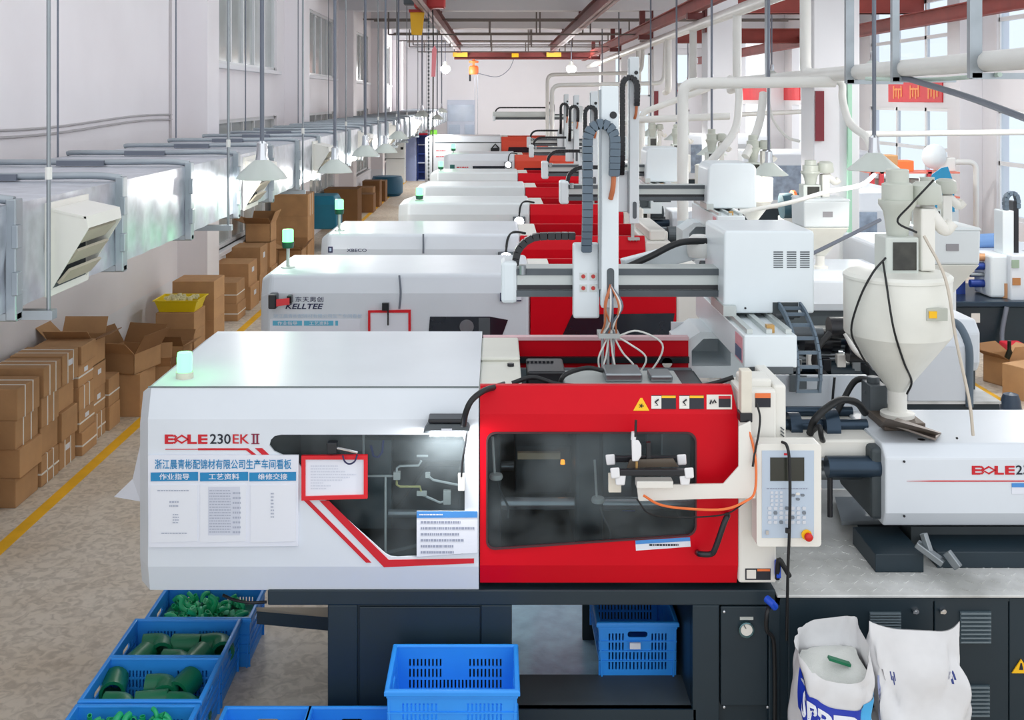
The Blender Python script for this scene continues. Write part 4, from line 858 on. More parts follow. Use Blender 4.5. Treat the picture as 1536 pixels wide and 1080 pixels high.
# ================================================================ bracket arm with clamp holder
ba = thing('bracket_arm', (xs(1120), 5.1, 1.3), 'cream bracket arm holding a black and white clamp frame before the red door', 'bracket')
db = 5.06
MB().pplate([(1112, 556), (1128, 556), (1128, 628), (1112, 628)], 5.12, .06).build('post', CREAM2, ba, bevel=.004)
MB().pbox(1110, 1129, 620, 634, 5.11, .07).build('post_clamp', BLACKP, ba, bevel=.004)
MB().pplate([(1108, 640), (1126, 632), (1134, 720), (1134, 748), (1085, 748), (958, 752), (955, 728), (1085, 726), (1108, 700)], db + .03, .012).build('arm_plate', CREAM, ba, bevel=.003)
MB().pbox(955, 1010, 722, 733, db, .06).build('arm_end', CREAM, ba, bevel=.004)
MB().pbox(913, 932, 712, 739, db + .06, .03).build('cover_plate', CREAM2, ba, bevel=.003)
for x0, x1_, y, dz in ((915, 1022, 688, .1), (922, 1033, 708, .0)):
    br = MB().bar(P(x0 + 4, y, db + dz), P(x1_ - 4, y, db + dz), .028, .028).build('clamp_bar', BLACKP, ba, bevel=.004)
    for x in (x0, x1_):
        m = MB(); m.loft([[P(x - 7, y - 6, db + dz - .02), P(x + 7, y - 7, db + dz - .02), P(x + 8, y + 9, db + dz - .02), P(x - 5, y + 10, db + dz - .02)], [P(x - 7, y - 6, db + dz + .03), P(x + 7, y - 7, db + dz + .03), P(x + 8, y + 9, db + dz + .03), P(x - 5, y + 10, db + dz + .03)]]); m.build('corner_cap', mat('white_abs', (232, 232, 234), .3, var=0), br, bevel=.006)
for x in (931, 1028):
    m = MB(); m.loft([[P(x - 9, 714, db - .01), P(x + 8, 712, db - .01), P(x + 6, 728, db - .01), P(x - 7, 728, db - .01)], [P(x - 9, 714, db + .05), P(x + 8, 712, db + .05), P(x + 6, 728, db + .05), P(x - 7, 728, db + .05)]]); m.build('clamp_foot', MATS['white_abs'], ba, bevel=.006)
MB().pplate([(945, 690), (1010, 688), (1018, 700), (940, 702)], db + .05, .01).build('clear_plate', mat('smoke_plate', (96, 86, 76), .2), ba)
m = MB(); m.loft([[P(947, 660, db), P(958, 660, db), P(962, 668, db), P(962, 684, db), P(957, 692, db), P(948, 692, db)], [P(947, 660, db + .04), P(958, 660, db + .04), P(962, 668, db + .04), P(962, 684, db + .04), P(957, 692, db + .04), P(948, 692, db + .04)]]); m.build('sensor_head', MATS['white_abs'], ba, bevel=.006)
MB().tube([P(950, 660, db + .02), P(951, 648, db + .02)], .012, 10).build('sensor_neck', MATS['white_abs'], ba)
MB().tube([P(953, 655, db + .01), P(954, 630, db + .01)], .006, 8).build('antenna', BLACKP, ba)
MB().tube([P(955, 692, db + .02), P(955, 706, db + .02)], .006, 8).build('probe', mat('brass', (190, 150, 90), .4, .5), ba)
MB().pbox(970, 976, 664, 704, db + .06, .02).build('upright', BLACKP, ba)
for pts, mt, r_ in (([(965, 743, 5.05), (990, 757, 5.04), (1030, 763, 5.04), (1085, 764, 5.05), (1118, 752, 5.05), (1132, 738, 5.05), (1134, 700, 5.06), (1130, 670, 5.08), (1122, 640, 5.1)], ORANGE, .006), ([(955, 748, 5.05), (975, 771, 5.04), (1020, 776, 5.04), (1085, 772, 5.05), (1115, 755, 5.05), (1128, 745, 5.05)], BLACK, .004), ([(1135, 605, 5.12), (1140, 625, 5.1), (1138, 650, 5.08), (1132, 680, 5.07), (1129, 700, 5.06)], BLACK, .005)):
    MB().tube(cr([P(*p) for p in pts], 6), r_, 6).build('cable', mt, ba, smooth=60)
# ================================================================ the machines behind
def machine(label, d, xl, xm, xr, zt, w=1.15, red=RED, chamf=(.3, .1), inj=True, lamp=True, sig=None, xend=3.9, win=True, cov=None, xi=None):
    t = thing('injection_molding_machine', ((xl + xr) / 2, d + w / 2, 0), label, 'molding machine', 'molding machines in a row')
    zb_ = .8
    cover_loft(MB(), xl, xm, d, w, zt, zb_, cx=chamf[0] * .3, cy=chamf[1]).build('clamp_cover', cov or WHITE, t, bevel=.03, seg=3)
    MB().box(xl + .5, xend, d + .03, d + w, 0, .74).build('base', DARK, t)
    MB().box(xl + .2, xr + .25, d + .02, d + w, .74, zb_ + .002).build('base_rail', DARK, t)
    MB().box(xm, xm + .18, d + .1, d + w - .1, 1.2, zt - .02).build('platen_cover', CREAM, t, bevel=.01)
    m = MB(); z1 = zt - .02
    pf = [(d + .03, zb_), (d, zb_ + .12), (d, z1 - .13), (d + .05, z1), (d + .1, z1), (d + .06, z1 - .14), (d + .06, zb_)]
    m.loft([[(xm + .004, y, z) for y, z in pf], [(xr, y, z) for y, z in pf]]); dr_ = m.build('safety_door', red, t)
    if win:
        m = MB(); a, b = xm + .2, xr - .02; c_, e_ = zb_ + .2, z1 - .28
        m.plate([(a - .12, c_), (b, c_), (b, e_ - .04), (b - .04, e_), (a, e_)], (), lambda u, v, w_: (u, d - .006 + w_, v), .006); m.build('door_window', SMOKE, dr_)
    MB().box(xm, xr, d + w - .06, d + w - .02, zb_, z1 - .01).build('rear_guard', red, t)
    MB().box(xm, xr, d + w - .09, d + w - .06, z1 - .18, z1 - .13).build('guide_rail', BLACKP, t)
    MB().box(xm + .02, xr - .02, d + .12, d + w - .1, zb_, zb_ + .06).build('clamp_bed', DARKER, t)
    MB().box(xr - .45, xr - .2, d + .25, d + w - .25, zb_ + .06, z1 - .15).build('mould', STEEL2, t, bevel=.01)
    m = MB(); m.box(xr, xr + .26, d, d + w, zb_ - .06, z1 - .05); m.box(xr + .05, xr + .22, d + .08, d + w - .05, z1 - .05, z1 + .06); m.build('platen_housing', CREAM, t, bevel=.02)
    if inj:
        MB().box(xr + .26, xend, d, d + w + .2, .74, .76).build('deck_plate', TREAD, t)
        xi = xi or xr + .95
        pr = lambda x: [(x, d + .3, .92), (x, d + .25, 1.0), (x, d + .25, 1.24), (x, d + .34, 1.33), (x, d + w - .1, 1.33), (x, d + w - .1, .92)]
        MB().loft([pr(xi), pr(xend - .05)]).build('injection_cover', WHITE, t, bevel=.02)
        MB().box(xi, xend - .05, d + .35, d + w - .15, .76, .93).build('slide_bed', DARKER, t)
        MB().cyl((xr + .2, d + .6, 1.12), (xi + .05, d + .6, 1.12), .06).build('barrel', GUNM, t, smooth=40)
        for yy in (d + .35, d + .85): MB().cyl((xr + .2, yy, 1.0), (xi + .05, yy, 1.0), .035, n=12).build('carriage_rod', STEEL2, t, smooth=40)
        m = MB(); m.box(xr + .3, xr + .62, d + .3, d + .75, 1.2, 1.36); m.lathe([(.0, 0), (.1, 0), (.1, .2), (0, .2)], (xr + .65, d + .55, 1.3), 18, 'X'); m.build('carriage_motor', GREYM, t, bevel=.01)
        cp_ = MB().box(xr + .28, xr + .56, d - .06, d + .03, .95, 1.4).build('control_panel', CREAM, t, bevel=.01)
        MB().box(xr + .33, xr + .51, d - .065, d - .055, 1.22, 1.34).build('screen', MATS['dark_screen'], cp_)
    if lamp:
        q = MB().box(xm - .22, xm - .06, d - .05, d + .03, zt - .30, zt - .17).build('work_lamp', GREYM, t, bevel=.006)
        MB().lathe([(0, -.012), (.05, -.012), (.06, 0), (0, 0)], (xm - .14, d - .05, zt - .23), 18, 'Y').build('lamp_lens', LED, q)
        MB().tube(cr([(xm - .14, d + .0, zt - .17), (xm - .12, d + .03, zt - .04), (xm - .06, d + .12, zt + .012), (xm + .06, d + .2, zt - .01)], 5), .012, 6).build('lamp_cable', BLACK, q, smooth=60)
    if sig:
        px, hgt = sig
        x = px; y = d + .35
        b_ = MB().lathe([(0, 0), (.055, 0), (.055, .012), (.014, .014), (.014, hgt), (0, hgt)], (x, y, zt - .003), 16).build('signal_post', ALU, t, smooth=40)
        MB().lathe([(0, 0), (.045, 0), (.05, .04), (.05, .05), (0, .05)], (x, y, zt + hgt), 16).build('signal_base', mat('dark_green_plastic', (20, 70, 60), .4), b_, smooth=40)
        MB().lathe([(.045, .05), (.045, .14), (.04, .15), (0, .155)], (x, y, zt + hgt), 16).build('signal_lens', GLED, b_, smooth=40)
        gl_ = bpy.data.lights.new('signal_glow', 'POINT'); gl_.energy = .7; gl_.color = (.08, 1, .3); gl_.shadow_soft_size = .06
        g_ = bpy.data.objects.new('signal_glow', gl_); COL.objects.link(g_); g_.parent = t; g_.location = Vector((x + .02, y - .12, zt + hgt + .1)) - t.location
    return t
d2 = 8.5
M2 = machine('white and red molding machine lettered KELLTEE, behind the one marked 230EK II', d2, XX(404, d2), XX(795, d2), XX(1014, d2), 1.74, 1.1, sig=(XX(432, 8.85), .16), lamp=False, win=False, xi=3.0)
rr = random.Random(15)                             # exposed drive units behind the robot beam
for k, (px, py, r_, L_, mt, ax_) in enumerate(((1230, 512, .1, .3, BLACKP, 'X'), (1262, 492, .09, .2, BLACKP, 'X'), (1205, 500, .06, .3, GREYM, 'X'), (1215, 545, .08, .35, GUNM, 'X'), (1265, 560, .1, .25, DARK, 'X'), (1290, 530, .07, .2, BLACKP, 'X'), (1245, 535, .05, .4, STEEL2, 'X'), (1180, 470, .05, .2, GREYM, 'X'))):
    p_ = P(px, py, 8.9 - .12 * (k % 3)); MB().lathe([(0, -L_ / 2), (r_, -L_ / 2), (r_, L_ / 4), (r_ * .7, L_ / 4), (r_ * .7, L_ / 2), (0, L_ / 2)], p_, 16, ax_).build('drive_motor', mt, M2, smooth=35)
MB().box(XX(1175, 8.9), XX(1300, 8.9), 8.75, 9.4, .76, ZZ(560, 8.9)).build('carriage_block', DARK, M2, bevel=.02)
for k in range(5):
    p_ = P(1190 + 22 * k, 548 - 6 * (k % 2), 8.7); MB().box(p_.x, p_.x + .07, p_.y, p_.y + .06, p_.z - .05, p_.z + .05).build('drive_fitting', [STEEL2, PVC, BLACKP, CREAM, STEEL2][k], M2, bevel=.008)
MB().tube(cr([P(1245, 500, 8.6), P(1228, 520, 8.55), P(1222, 545, 8.55), P(1240, 565, 8.6)], 5), .025, 8).build('hose', BLACK, M2, smooth=60)
MB().tube(cr([P(1268, 500, 8.6), P(1282, 525, 8.55), P(1300, 540, 8.6)], 5), .02, 8).build('hose', PVC, M2, smooth=60)
g2 = d2 - .004
ptext(MB(), 'KELLTEE', 428, 485, 455.5, 463.5, g2, .02, .25).build('brand_logo', NAVY, M2)
ptext(MB(), '东天男创', 443, 485, 445, 453, g2, .005).build('brand_characters', NAVY, M2)
ptext(MB(), '浙江晨青彬配锦材有限公司生产车间看板', 410, 543, 471, 477, g2, .005).build('board_title', PALEBLUE, M2)
for a, b in ((409, 453), (456, 500), (503, 507)): MB().pplate([(a, 481), (b, 481), (b, 488.5), (a, 488.5)], g2, .003).build('heading_bar', mat('light_blue_print', (96, 182, 212), .5, var=0), M2)
for a, b, s in ((416, 446, '作业指导'), (464, 493, '工艺资料')): ptext(MB(), s, a, b, 482, 487.6, g2 - .002, .01).build('heading_text', PAPER, M2)
MB().pplate([(405, 479), (540, 479), (540, 560), (405, 560)], g2 + .002, .002).build('notice_board', PAPER, M2)
rf = MB().pplate([(552, 466), (616, 465), (616, 530), (552, 530)], d2 - .02, .018, [[(555.5, 469), (612.5, 469), (612.5, 526), (555.5, 526)]]).build('red_sheet_frame', MATS['bright_red_frame'], M2)
MB().pplate([(554, 468), (614, 468), (614, 528), (554, 528)], d2 - .012, .01).build('framed_sheet', PAPER, rf)
m = MB(); m.pbox(573, 583, 455, 466, d2 - .04, .04); m.build('latch', BLACKP, M2); MB().tube([P(582, 462, d2 - .03), P(582, 488, d2 - .03)], .006, 6).build('latch_cord', BLACK, M2)
MB().pplate([(645, 475), (735, 475), (762, 480), (752, 507), (642, 507)], d2 - .005, .005).build('guard_window', SMOKE, M2)
m = MB(); m.pbox(718, 735, 477, 505, d2 - .01, .005); m.build('window_mullion', GREYM, M2)
MB().lathe([(0, -.002), (.055, -.002), (.055, 0), (0, 0)], P(700, 490, d2 - .006), 20, 'Y').build('window_reflector', STEEL2, M2)
MB().tube(cr([P(599, 413, d2), P(601, 440, d2 - .005), P(599, 463, d2 - .005)], 4), .008, 6).build('panel_cable', ROD, M2)
MB().pplate([(858, 472), (1012, 470), (1006, 505), (842, 507)], d2 - .005, .005).build('door_window', SMOKE, M2)
m = MB(); m.pbox(750, 782, 440, 452, d2 - .03, .03); m.build('window_sticker', NAVY, M2); m = MB(); m.pbox(757, 782, 443, 450, d2 - .034, .005); m.build('lamp_label', PAPER, M2)
# red queue belt clipped to the cover
qb = thing('retractable_belt', (XX(405, d2 - .1), d2 - .1, 1.45), 'red belt between black holders fixed on white machine cover', 'belt')
MB().pbox(402, 414, 442, 464, d2 - .11, .11).build('belt_case', BLACKP, qb, bevel=.01); MB().pbox(430, 437, 444, 456, d2 - .07, .07).build('belt_catch', BLACKP, qb, bevel=.006)
MB().pplate([(406, 450), (434, 447), (434, 457), (406, 461)], d2 - .1, .006).build('belt', mat('belt_red', (226, 60, 68), .5), qb)
d3 = 11.0
M3 = machine('white and red molding machine with navy square logo, third in the row', d3, XX(492, d3), XX(780, d3), XX(968, d3), 1.74, 1.25, sig=(XX(509, 11.35), .17), xend=4.1)
MB().pplate([(492, 370), (499, 370), (499, 379), (492, 379)], d3 - .004, .004).build('square_logo', NAVY, M3); MB().pplate([(494, 372), (497, 372), (497, 377), (494, 377)], d3 - .007, .004).build('logo_inner', PALEBLUE, M3)
ptext(MB(), 'XBECO', 520, 550, 373, 378, d3 - .004, .01).build('brand_logo', NAVY, M3)
MB().tube([P(635, 351, d3), P(635, 380, d3 - .005)], .009, 6).build('panel_cable', ROD, M3)
d4 = 14.1
M4 = machine('white and red molding machine with sloping shoulder and green lamp, fourth in the row', d4, XX(612, d4), XX(795, d4), XX(935, d4), 1.76, 1.1, chamf=(.5, .3), sig=(XX(628, 14.3), .02), cov=WHITE2, xend=4.0)
d5 = 16.9
M5 = machine('white and red molding machine without lettering, fifth in the row', d5, XX(636, d5), XX(788, d5), XX(920, d5), 1.75, 1.1, chamf=(.5, .3), lamp=False, cov=WHITE2, xend=3.9)
d6 = 20.0
M6 = machine('white and red molding machine, sixth in the row, next to orange one', d6, XX(656, d6), XX(777, d6), XX(890, d6), 1.76, 1.1, chamf=(.5, .3), lamp=False, sig=(XX(661, 20.3), .03), cov=WHITE2, xend=3.9)
d7 = 23.5
M7 = machine('white and orange molding machine with teal square logo and dark window strip', d7, XX(672, d7), XX(772, d7), XX(866, d7), 1.92, 1.2, red=RED2, sig=(XX(680, 23.8), .05), xend=3.9)
MB().pplate([(675, 247), (682, 247), (682, 254), (675, 254)], d7 - .004, .004).build('square_logo', mat('teal_logo', (30, 96, 92), .5, var=0), M7)
MB().pplate([(709, 249), (758, 249), (758, 256), (709, 256)], d7 - .004, .004).build('guard_window', SMOKE, M7)
lines_mb(MB(), 685, 703, 249, 253, d7 - .005, 1, 1, random.Random(8)).build('print', STRIPE, M7)
d8 = 30.0
M8 = machine('largest white and orange molding machine at the far end of the row', d8, XX(642, d8), XX(752, d8), XX(822, d8), 2.08, 1.4, red=RED2, lamp=False, xend=4.0)
for yy in (226, 235): lines_mb(MB(), 654, 668, yy - 1.5, yy + 1.5, d8 - .005, 1, 1, random.Random(8)).build('print', STRIPE, M8)
MB().pplate([(652, 213), (752, 213), (752, 214.6), (652, 214.6)], d8 - .004, .004).build('panel_seam', GREYM, M8)
q = MB().pbox(736, 749, 222, 227, d8 - .1, .1).build('work_lamp', BLACKP, M8, bevel=.01); MB().tube([P(738, 222, d8 - .05), P(743, 216, d8), P(748, 222, d8 - .05)], .02, 6).build('lamp_hook', BLACK, q)
R2 = robot('white take-out robot with rounded carriage cover, over the third machine in the row', 2.1, 11.0, .66, 1.33, 3.52, 1.85, 2.0, detail=False)
R3 = robot('white take-out robot over the fourth machine in the row', 1.96, 14.5, .62, 1.24, 3.2, 1.85, 2.0, detail=False)
R4 = robot('white take-out robot over the sixth machine in the row', 1.9, 20.2, .62, 1.42, 3.17, 1.9, 1.98, detail=False)
R5 = robot('white take-out robot over the orange machine with teal logo', 1.9, 23.9, .68, 1.47, 3.2, 1.95, 2.0, detail=False)
R6 = robot('white take-out robot with long arm over the largest orange machine', 1.9, 30.4, -.1, 1.5, 3.2, 2.3, 2.45, detail=False)
MB().box(-.1, 1.6, 30.3, 30.45, 2.62, 2.74).build('upper_beam', ALU, R6)
for lb, cx_, cy_, sq in (('square white hopper dryer on the machine lettered KELLTEE', 3.62, 9.0, True), ('square white hopper dryer standing on the third machine', 3.38, 11.5, True), ('white cone hopper dryer on the fourth machine of the row', 3.4, 14.6, False), ('white cone hopper dryer on the fifth machine of the row', 3.4, 17.4, False), ('white cone hopper dryer on the sixth machine of the row', 3.35, 20.5, False), ('cone hopper dryer on the orange machine with teal logo', 3.4, 24.0, False)):
    hopper(lb, cx_, cy_, 1.33, .26, square=sq)
hcab = thing('control_cabinet', (XX(1408, 8.5), 8.6, .76), 'white sheet metal cabinet standing behind the big cream hopper', 'cabinet')
m = MB(); m.box(XX(1362, 8.5), XX(1450, 8.5), 8.5, 8.74, .76, ZZ(520, 8.5)); m.build('body', WHITE, hcab, bevel=.008)
m = MB(); m.loft([[(XX(1362, 8.5), 8.5, ZZ(520, 8.5)), (XX(1450, 8.5), 8.5, ZZ(520, 8.5)), (XX(1450, 8.5), 8.74, ZZ(520, 8.5)), (XX(1362, 8.5), 8.74, ZZ(520, 8.5))], [(XX(1382, 8.5), 8.55, ZZ(497, 8.5)), (XX(1432, 8.5), 8.55, ZZ(497, 8.5)), (XX(1432, 8.5), 8.7, ZZ(497, 8.5)), (XX(1382, 8.5), 8.7, ZZ(497, 8.5))]]); m.build('top', WHITE, hcab)
MB().tube(cr([P(1425, 480, 8.7), P(1440, 490, 8.6), P(1453, 520, 8.5), P(1454, 560, 8.5), P(1454, 610, 8.5)], 6), .03, 10).build('conduit', CHAIN, hcab, smooth=60)
# ================================================================ air duct along the left wall
XF = -2.29; XBk = -3.74; ZT = 2.6; ZBt = 2.1
duct = thing('air_duct', (XF, 5.0, ZBt), 'long galvanised sheet metal air duct hung along left wall', 'duct')
fl_y = [0.75 + 1.475 * k for k in range(34)]
rnd = random.Random(21)
for i, (a, b) in enumerate(zip(fl_y[:-1], fl_y[1:])):
    m = MB(); n = 24 if i < 11 else 8; secs = []
    for k in range(n + 1):
        y = a + (b - a) * k / n; bl = .006 * math.sin(k / n * PI * 8) if 0 < k < n else 0
        bl += .002 * math.sin(k * 2.3 + i)
        secs.append([(XF + bl, y, ZBt), (XF + bl * 1.6, y, ZBt + .17), (XF - bl * .6, y, ZBt + .34), (XF, y, ZT), (XBk, y, ZT), (XBk, y, ZBt)])
    m.loft(secs); sc = m.build('duct_section', GALV, duct, smooth=25)
    t = .03
    f = MB()
    y = b
    f.box(XF - .005, XF + .045, y - .04, y + .04, ZBt - .04, ZT + .03); f.box(XBk - .02, XF + .045, y - .03, y + .03, ZBt - .045, ZBt - .002)
    f.build('flange', GALV2, sc, bevel=.006)
    f = MB(); f.tube(cr([(XF + .02, y, ZT + .02), (XF - .15, y, ZT + .035), (XF - .6, y, ZT + .03), (XBk + .1, y, ZT + .03), (XBk - .01, y, ZT + .02)], 4), .022, 8); f.build('top_flange', GALV2, sc, smooth=60)
    if 1 < i < 10:
        for dz in (.08, .3): MB().box(XF + .03, XF + .06, y - .055, y + .0, ZBt + dz, ZBt + dz + .11).build('flange_clip', GALV2, sc, bevel=.004)
        MB().box(XF - .95, XF - .6, y - .035, y + .035, ZT + .005, ZT + .045).build('flange_clip', ROD, sc)
def vent(y, tilt=0):
    w = .5; h = .4
    v = MB(); y0, y1 = y - w / 2, y + w / 2; z0, z1 = ZBt + .02, ZBt + .44
    v.box(XF - .002, XF + .018, y0 - .03, y1 + .03, z0 - .03, z1 + .03)
    pl = v.build('vent_plate', CREAM, duct, bevel=.004)
    hd = MB(); x0 = XF + .015; x1 = XF + .2
    hd.plate([(z0, x0), (z1, x0), (z1 - .04, x1), (z1 - .1, x1 + .01)], (), lambda u, vv, w_: (vv, y0 + .003 + w_, u - .003), .01)
    hd.plate([(z0, x0), (z1, x0), (z1 - .04, x1), (z1 - .1, x1 + .01)], (), lambda u, vv, w_: (vv, y1 - .003 - w_, u - .003), .01)
    hd.loft([[(x0, y0, z1), (x0, y0, z1 - .012), (x1, y0, z1 - .052), (x1, y0, z1 - .04)], [(x0, y1, z1), (x0, y1, z1 - .012), (x1, y1, z1 - .052), (x1, y1, z1 - .04)]])
    hd.loft([[(x1, y0, z1 - .04), (x1 + .01, y0, z1 - .1), (x1 - .01, y0, z1 - .1), (x1 - .012, y0, z1 - .04)], [(x1, y1, z1 - .04), (x1 + .01, y1, z1 - .1), (x1 - .01, y1, z1 - .1), (x1 - .012, y1, z1 - .04)]])
    hd.build('vent_hood', CREAM, pl)
    lv = MB()
    for k in range(3):
        q = k / 3
        lv.loft([[(x1 - .01 - .12 * q, yy, z1 - .12 - .1 * k), (x1 - .07 - .12 * q, yy, z1 - .19 - .1 * k), (x1 - .08 - .12 * q, yy, z1 - .18 - .1 * k), (x1 - .02 - .12 * q, yy, z1 - .11 - .1 * k)] for yy in (y0 + .03, y1 - .03)])
    lv.build('louvre', mat('louvre_beige', (186, 178, 160), .5, var=.1), pl)
    MB().box(x0, x0 + .004, y0 + .02, y1 - .02, z0 + .01, z1 - .02).build('vent_throat', DARKER, pl)
for y in (5.85, 10.2, 13.9, 18.4, 23.6, 30.5): vent(y)
for k, y in enumerate([5.45, 9.1, 12.6, 16.2, 20.6, 24.4, 27.2, 31, 35]):
    MB().cyl((XF + .07, y, ZBt - .08), (XF + .07, y, ZC), .011, n=8).build('hanger_rod', STEEL2, duct)
    MB().cyl((XBk - .05, y + .4, ZBt - .08), (XBk - .05, y + .4, ZC), .009, n=8).build('hanger_rod', ROD, duct)
    MB().box(XBk - .08, XF + .1, y - .03, y + .03, ZBt - .09, ZBt - .045).build('hanger_bar', GALV2, duct)
    MB().lathe([(.018, 0), (.018, .06), (.012, .062)], (XF + .07, y, ZT + .1), 8).build('rod_coupler', PVC, duct)
# ================================================================ pendant lamps
def pendant(label, x, y, zr, r=.23, lit=True, power=1.0):
    t = thing('pendant_lamp', (x, y, zr), label, 'lamp', 'enamel pendant lamps')
    MB().cyl((x, y, zr + .3), (x, y, ZC), .019, n=10).build('conduit', ROD, t, smooth=40)
    MB().lathe([(.02, .32), (.045, .3), (.05, .2), (.058, .15)], (x, y, zr), 16).build('socket', CHROME, t, smooth=40)
    MB().lathe([(.058, .16), (.075, .148), (.12, .11), (.175, .06), (r, .0), (r - .004, -.004), (.17, .053), (.11, .103), (.06, .14)], (x, y, zr), 32).build('shade', LAMPW, t, smooth=50)
    if lit:
        MB().lathe([(0, -.012), (.035, -.004), (.05, .03), (.04, .07), (.02, .1), (0, .1)], (x, y, zr), 14).build('bulb', BULB, t, smooth=60)
        l = bpy.data.lights.new('lamp_light', 'POINT'); l.energy = LAMP_W * power; l.color = (1.0, .98, .95); l.shadow_soft_size = .08
        o = bpy.data.objects.new('lamp_light', l); COL.objects.link(o); o.parent = t; o.location = (0, 0, -.03)
    return t
for k, (y, z) in enumerate([(9.375, 2.42), (13.6, 2.19), (16.75, 2.23), (19.8, 2.13), (22.4, 2.28), (29.5, 2.62), (37, 2.4), (40, 2.6)]):
    pendant('enamel pendant lamp beside the air duct, number %s from the printed machine' % ['one', 'two', 'three', 'four', 'five', 'six', 'seven', 'eight'][k], -2.0, y, z, .215 if k else .22, power=1 if y < 24 else 4)
for k, (y, z) in enumerate([(10.2, 2.44), (14.15, 2.12), (17.9, 2.19), (21.4, 2.3), (25, 2.25), (31.5, 2.4), (36.5, 2.4)]):
    pendant('enamel pendant lamp over the injection units, number %s along the column row' % ['one', 'two', 'three', 'four', 'five', 'six', 'seven'][k], 3.5, y, z, .25, power=1.5 if y < 24 else 4)
for k, (x, y) in enumerate([(6.5, 13), (6.5, 19), (6.5, 26), (7.3, 34), (7.3, 42)]):
    pendant('white enamel pendant lamp hanging in the right bay, %s' % ['before the dark machine base', 'near the blue sheet', 'by the tall window', 'behind the red girder', 'before the end wall banner'][k], x, y, 3.6, .23, power=5)
for k, (px, py) in enumerate(((668, 103), (857, 103))):
    d = 44.5; p = P(px, py, d); t = thing('globe_lamp', p, 'bright round hanging lamp under crane girder, %s the orange hoist' % ('beside' if k == 0 else 'far from'), 'lamp')
    MB().lathe([(0, -.2), (.12, -.17), (.2, -.06), (.2, .03), (.14, .12), (.07, .17)], p, 18).build('bulb', LED, t, smooth=60)
    MB().lathe([(.16, .1), (.1, .18), (.05, .3), (0, .3)], p, 16).build('cap', LAMPW, t, smooth=50); MB().cyl(p + Vector((0, 0, .3)), (p.x, p.y, ZC), .02, n=8).build('cord', ROD, t)
    l = bpy.data.lights.new('lamp_light', 'POINT'); l.energy = LAMP_W * 9; l.shadow_soft_size = .2; o = bpy.data.objects.new('lamp_light', l); COL.objects.link(o); o.parent = t; o.location = (0, -.3, -.3)
# ================================================================ cartons
def carton(label, x, y, z, sx, sy, sz, rz=0.0, mt=None, straps=0, opened=False, tape=False, group='brown cartons along left wall', lab=False):
    """x, y: centre of the footprint, z: bottom"""
    mt = mt or CARD; hx, hy = sx / 2, sy / 2
    t = thing('cardboard_box', (x, y, z), label, 'box', group)
    o = t.location; ad = lambda m, nm, mm, bv=0: m.build(nm, mm, t, bevel=bv)
    class L(MB): pass
    def bx(x0, x1, y0, y1, z0, z1): return MB().box(x + x0, x + x1, y + y0, y + y1, z + z0, z + z1)
    if not opened:
        ad(bx(-hx, hx, -hy, hy, 0, sz), 'body', mt, .006)
        if tape: ad(bx(-.025, .025, -hy - .001, hy + .001, sz - .05, sz + .001), 'tape', mat('brown_tape', (176, 140, 98), .3, var=.03))
    else:
        w = .008; b = MB()
        for q in ((-hx, hx, -hy, -hy + w, 0, sz), (-hx, hx, hy - w, hy, 0, sz), (-hx, -hx + w, -hy, hy, 0, sz), (hx - w, hx, -hy, hy, 0, sz), (-hx, hx, -hy, hy, 0, w)): b.box(x + q[0], x + q[1], y + q[2], y + q[3], z + q[4], z + q[5])
        ad(b, 'body', mt)
        fr = random.Random(int(abs(x * 100 + y * 37)))
        for s, ax in ((-1, 'x'), (1, 'x'), (-1, 'y'), (1, 'y')):
            a = R(fr.uniform(20, 75)); ln = min(sx, sy) / 2; f = MB()
            if ax == 'x':
                p = Vector((x + s * hx, y, z + sz)); f.obox(p + Vector((s * math.sin(a) * ln / 2, 0, math.cos(a) * ln / 2)), (ln, sy, .006), Matrix.Rotation(-s * (PI / 2 - a) if s > 0 else (PI / 2 - a), 3, 'Y'))
            else:
                p = Vector((x, y + s * hy, z + sz)); f.obox(p + Vector((0, s * math.sin(a) * ln / 2, math.cos(a) * ln / 2)), (sx, ln, .006), Matrix.Rotation(s * (PI / 2 - a), 3, 'X'))
            ad(f, 'flap', CARDIN if fr.random() < .5 else mt)
    e = .003
    if straps:
        s = MB()
        def band(u, ax):
            if ax == 'y':
                s.box(x - hx - e, x + hx + e, y + u - .007, y + u + .007, z - e, z); s.box(x - hx - e, x + hx + e, y + u - .007, y + u + .007, z + sz, z + sz + e)
                s.box(x + hx, x + hx + e, y + u - .007, y + u + .007, z, z + sz); s.box(x - hx - e, x - hx, y + u - .007, y + u + .007, z, z + sz)
            else:
                zz = z + sz * .4; s.box(x - hx - e, x + hx + e, y - hy - e, y - hy, zz, zz + .014); s.box(x + hx, x + hx + e, y - hy, y + hy, zz, zz + .014)
        if straps & 1: band(-hy * .35, 'y'); band(hy * .35, 'y')
        if straps & 2: band(0, 'z')
        ad(s, 'strap', STRAP)
    if lab: ad(MB().box(x + hx, x + hx + .002, y - hy * .25, y + hy * .25, z + sz * .55, z + sz * .75), 'shipping_label', PAPER)
    if rz: t.rotation_euler = (0, 0, rz)
    return t
words = ['lowest', 'second', 'third', 'fourth', 'fifth', 'sixth']
rc = random.Random(4)
cols = [  # y0, depth(y), x front face, x size, heights, flags
    (7.62, .40, -3.66, .46, [.25, .25, .24], 0),
    (8.32, .42, -3.62, .46, [.22, .22, .22, .24], 0), (8.76, .36, -3.62, .44, [.24, .23, .24, .24], 0), (9.14, .36, -3.62, .44, [.24, .24, .23, .25], 0), (9.52, .36, -3.6, .42, [.2, .19, .2, .2, .16], 0),
    (9.90, .34, -3.62, .4, [.23, .23, .22, .24], 0), (10.26, .3, -3.62, .36, [.22, .26], 0)]
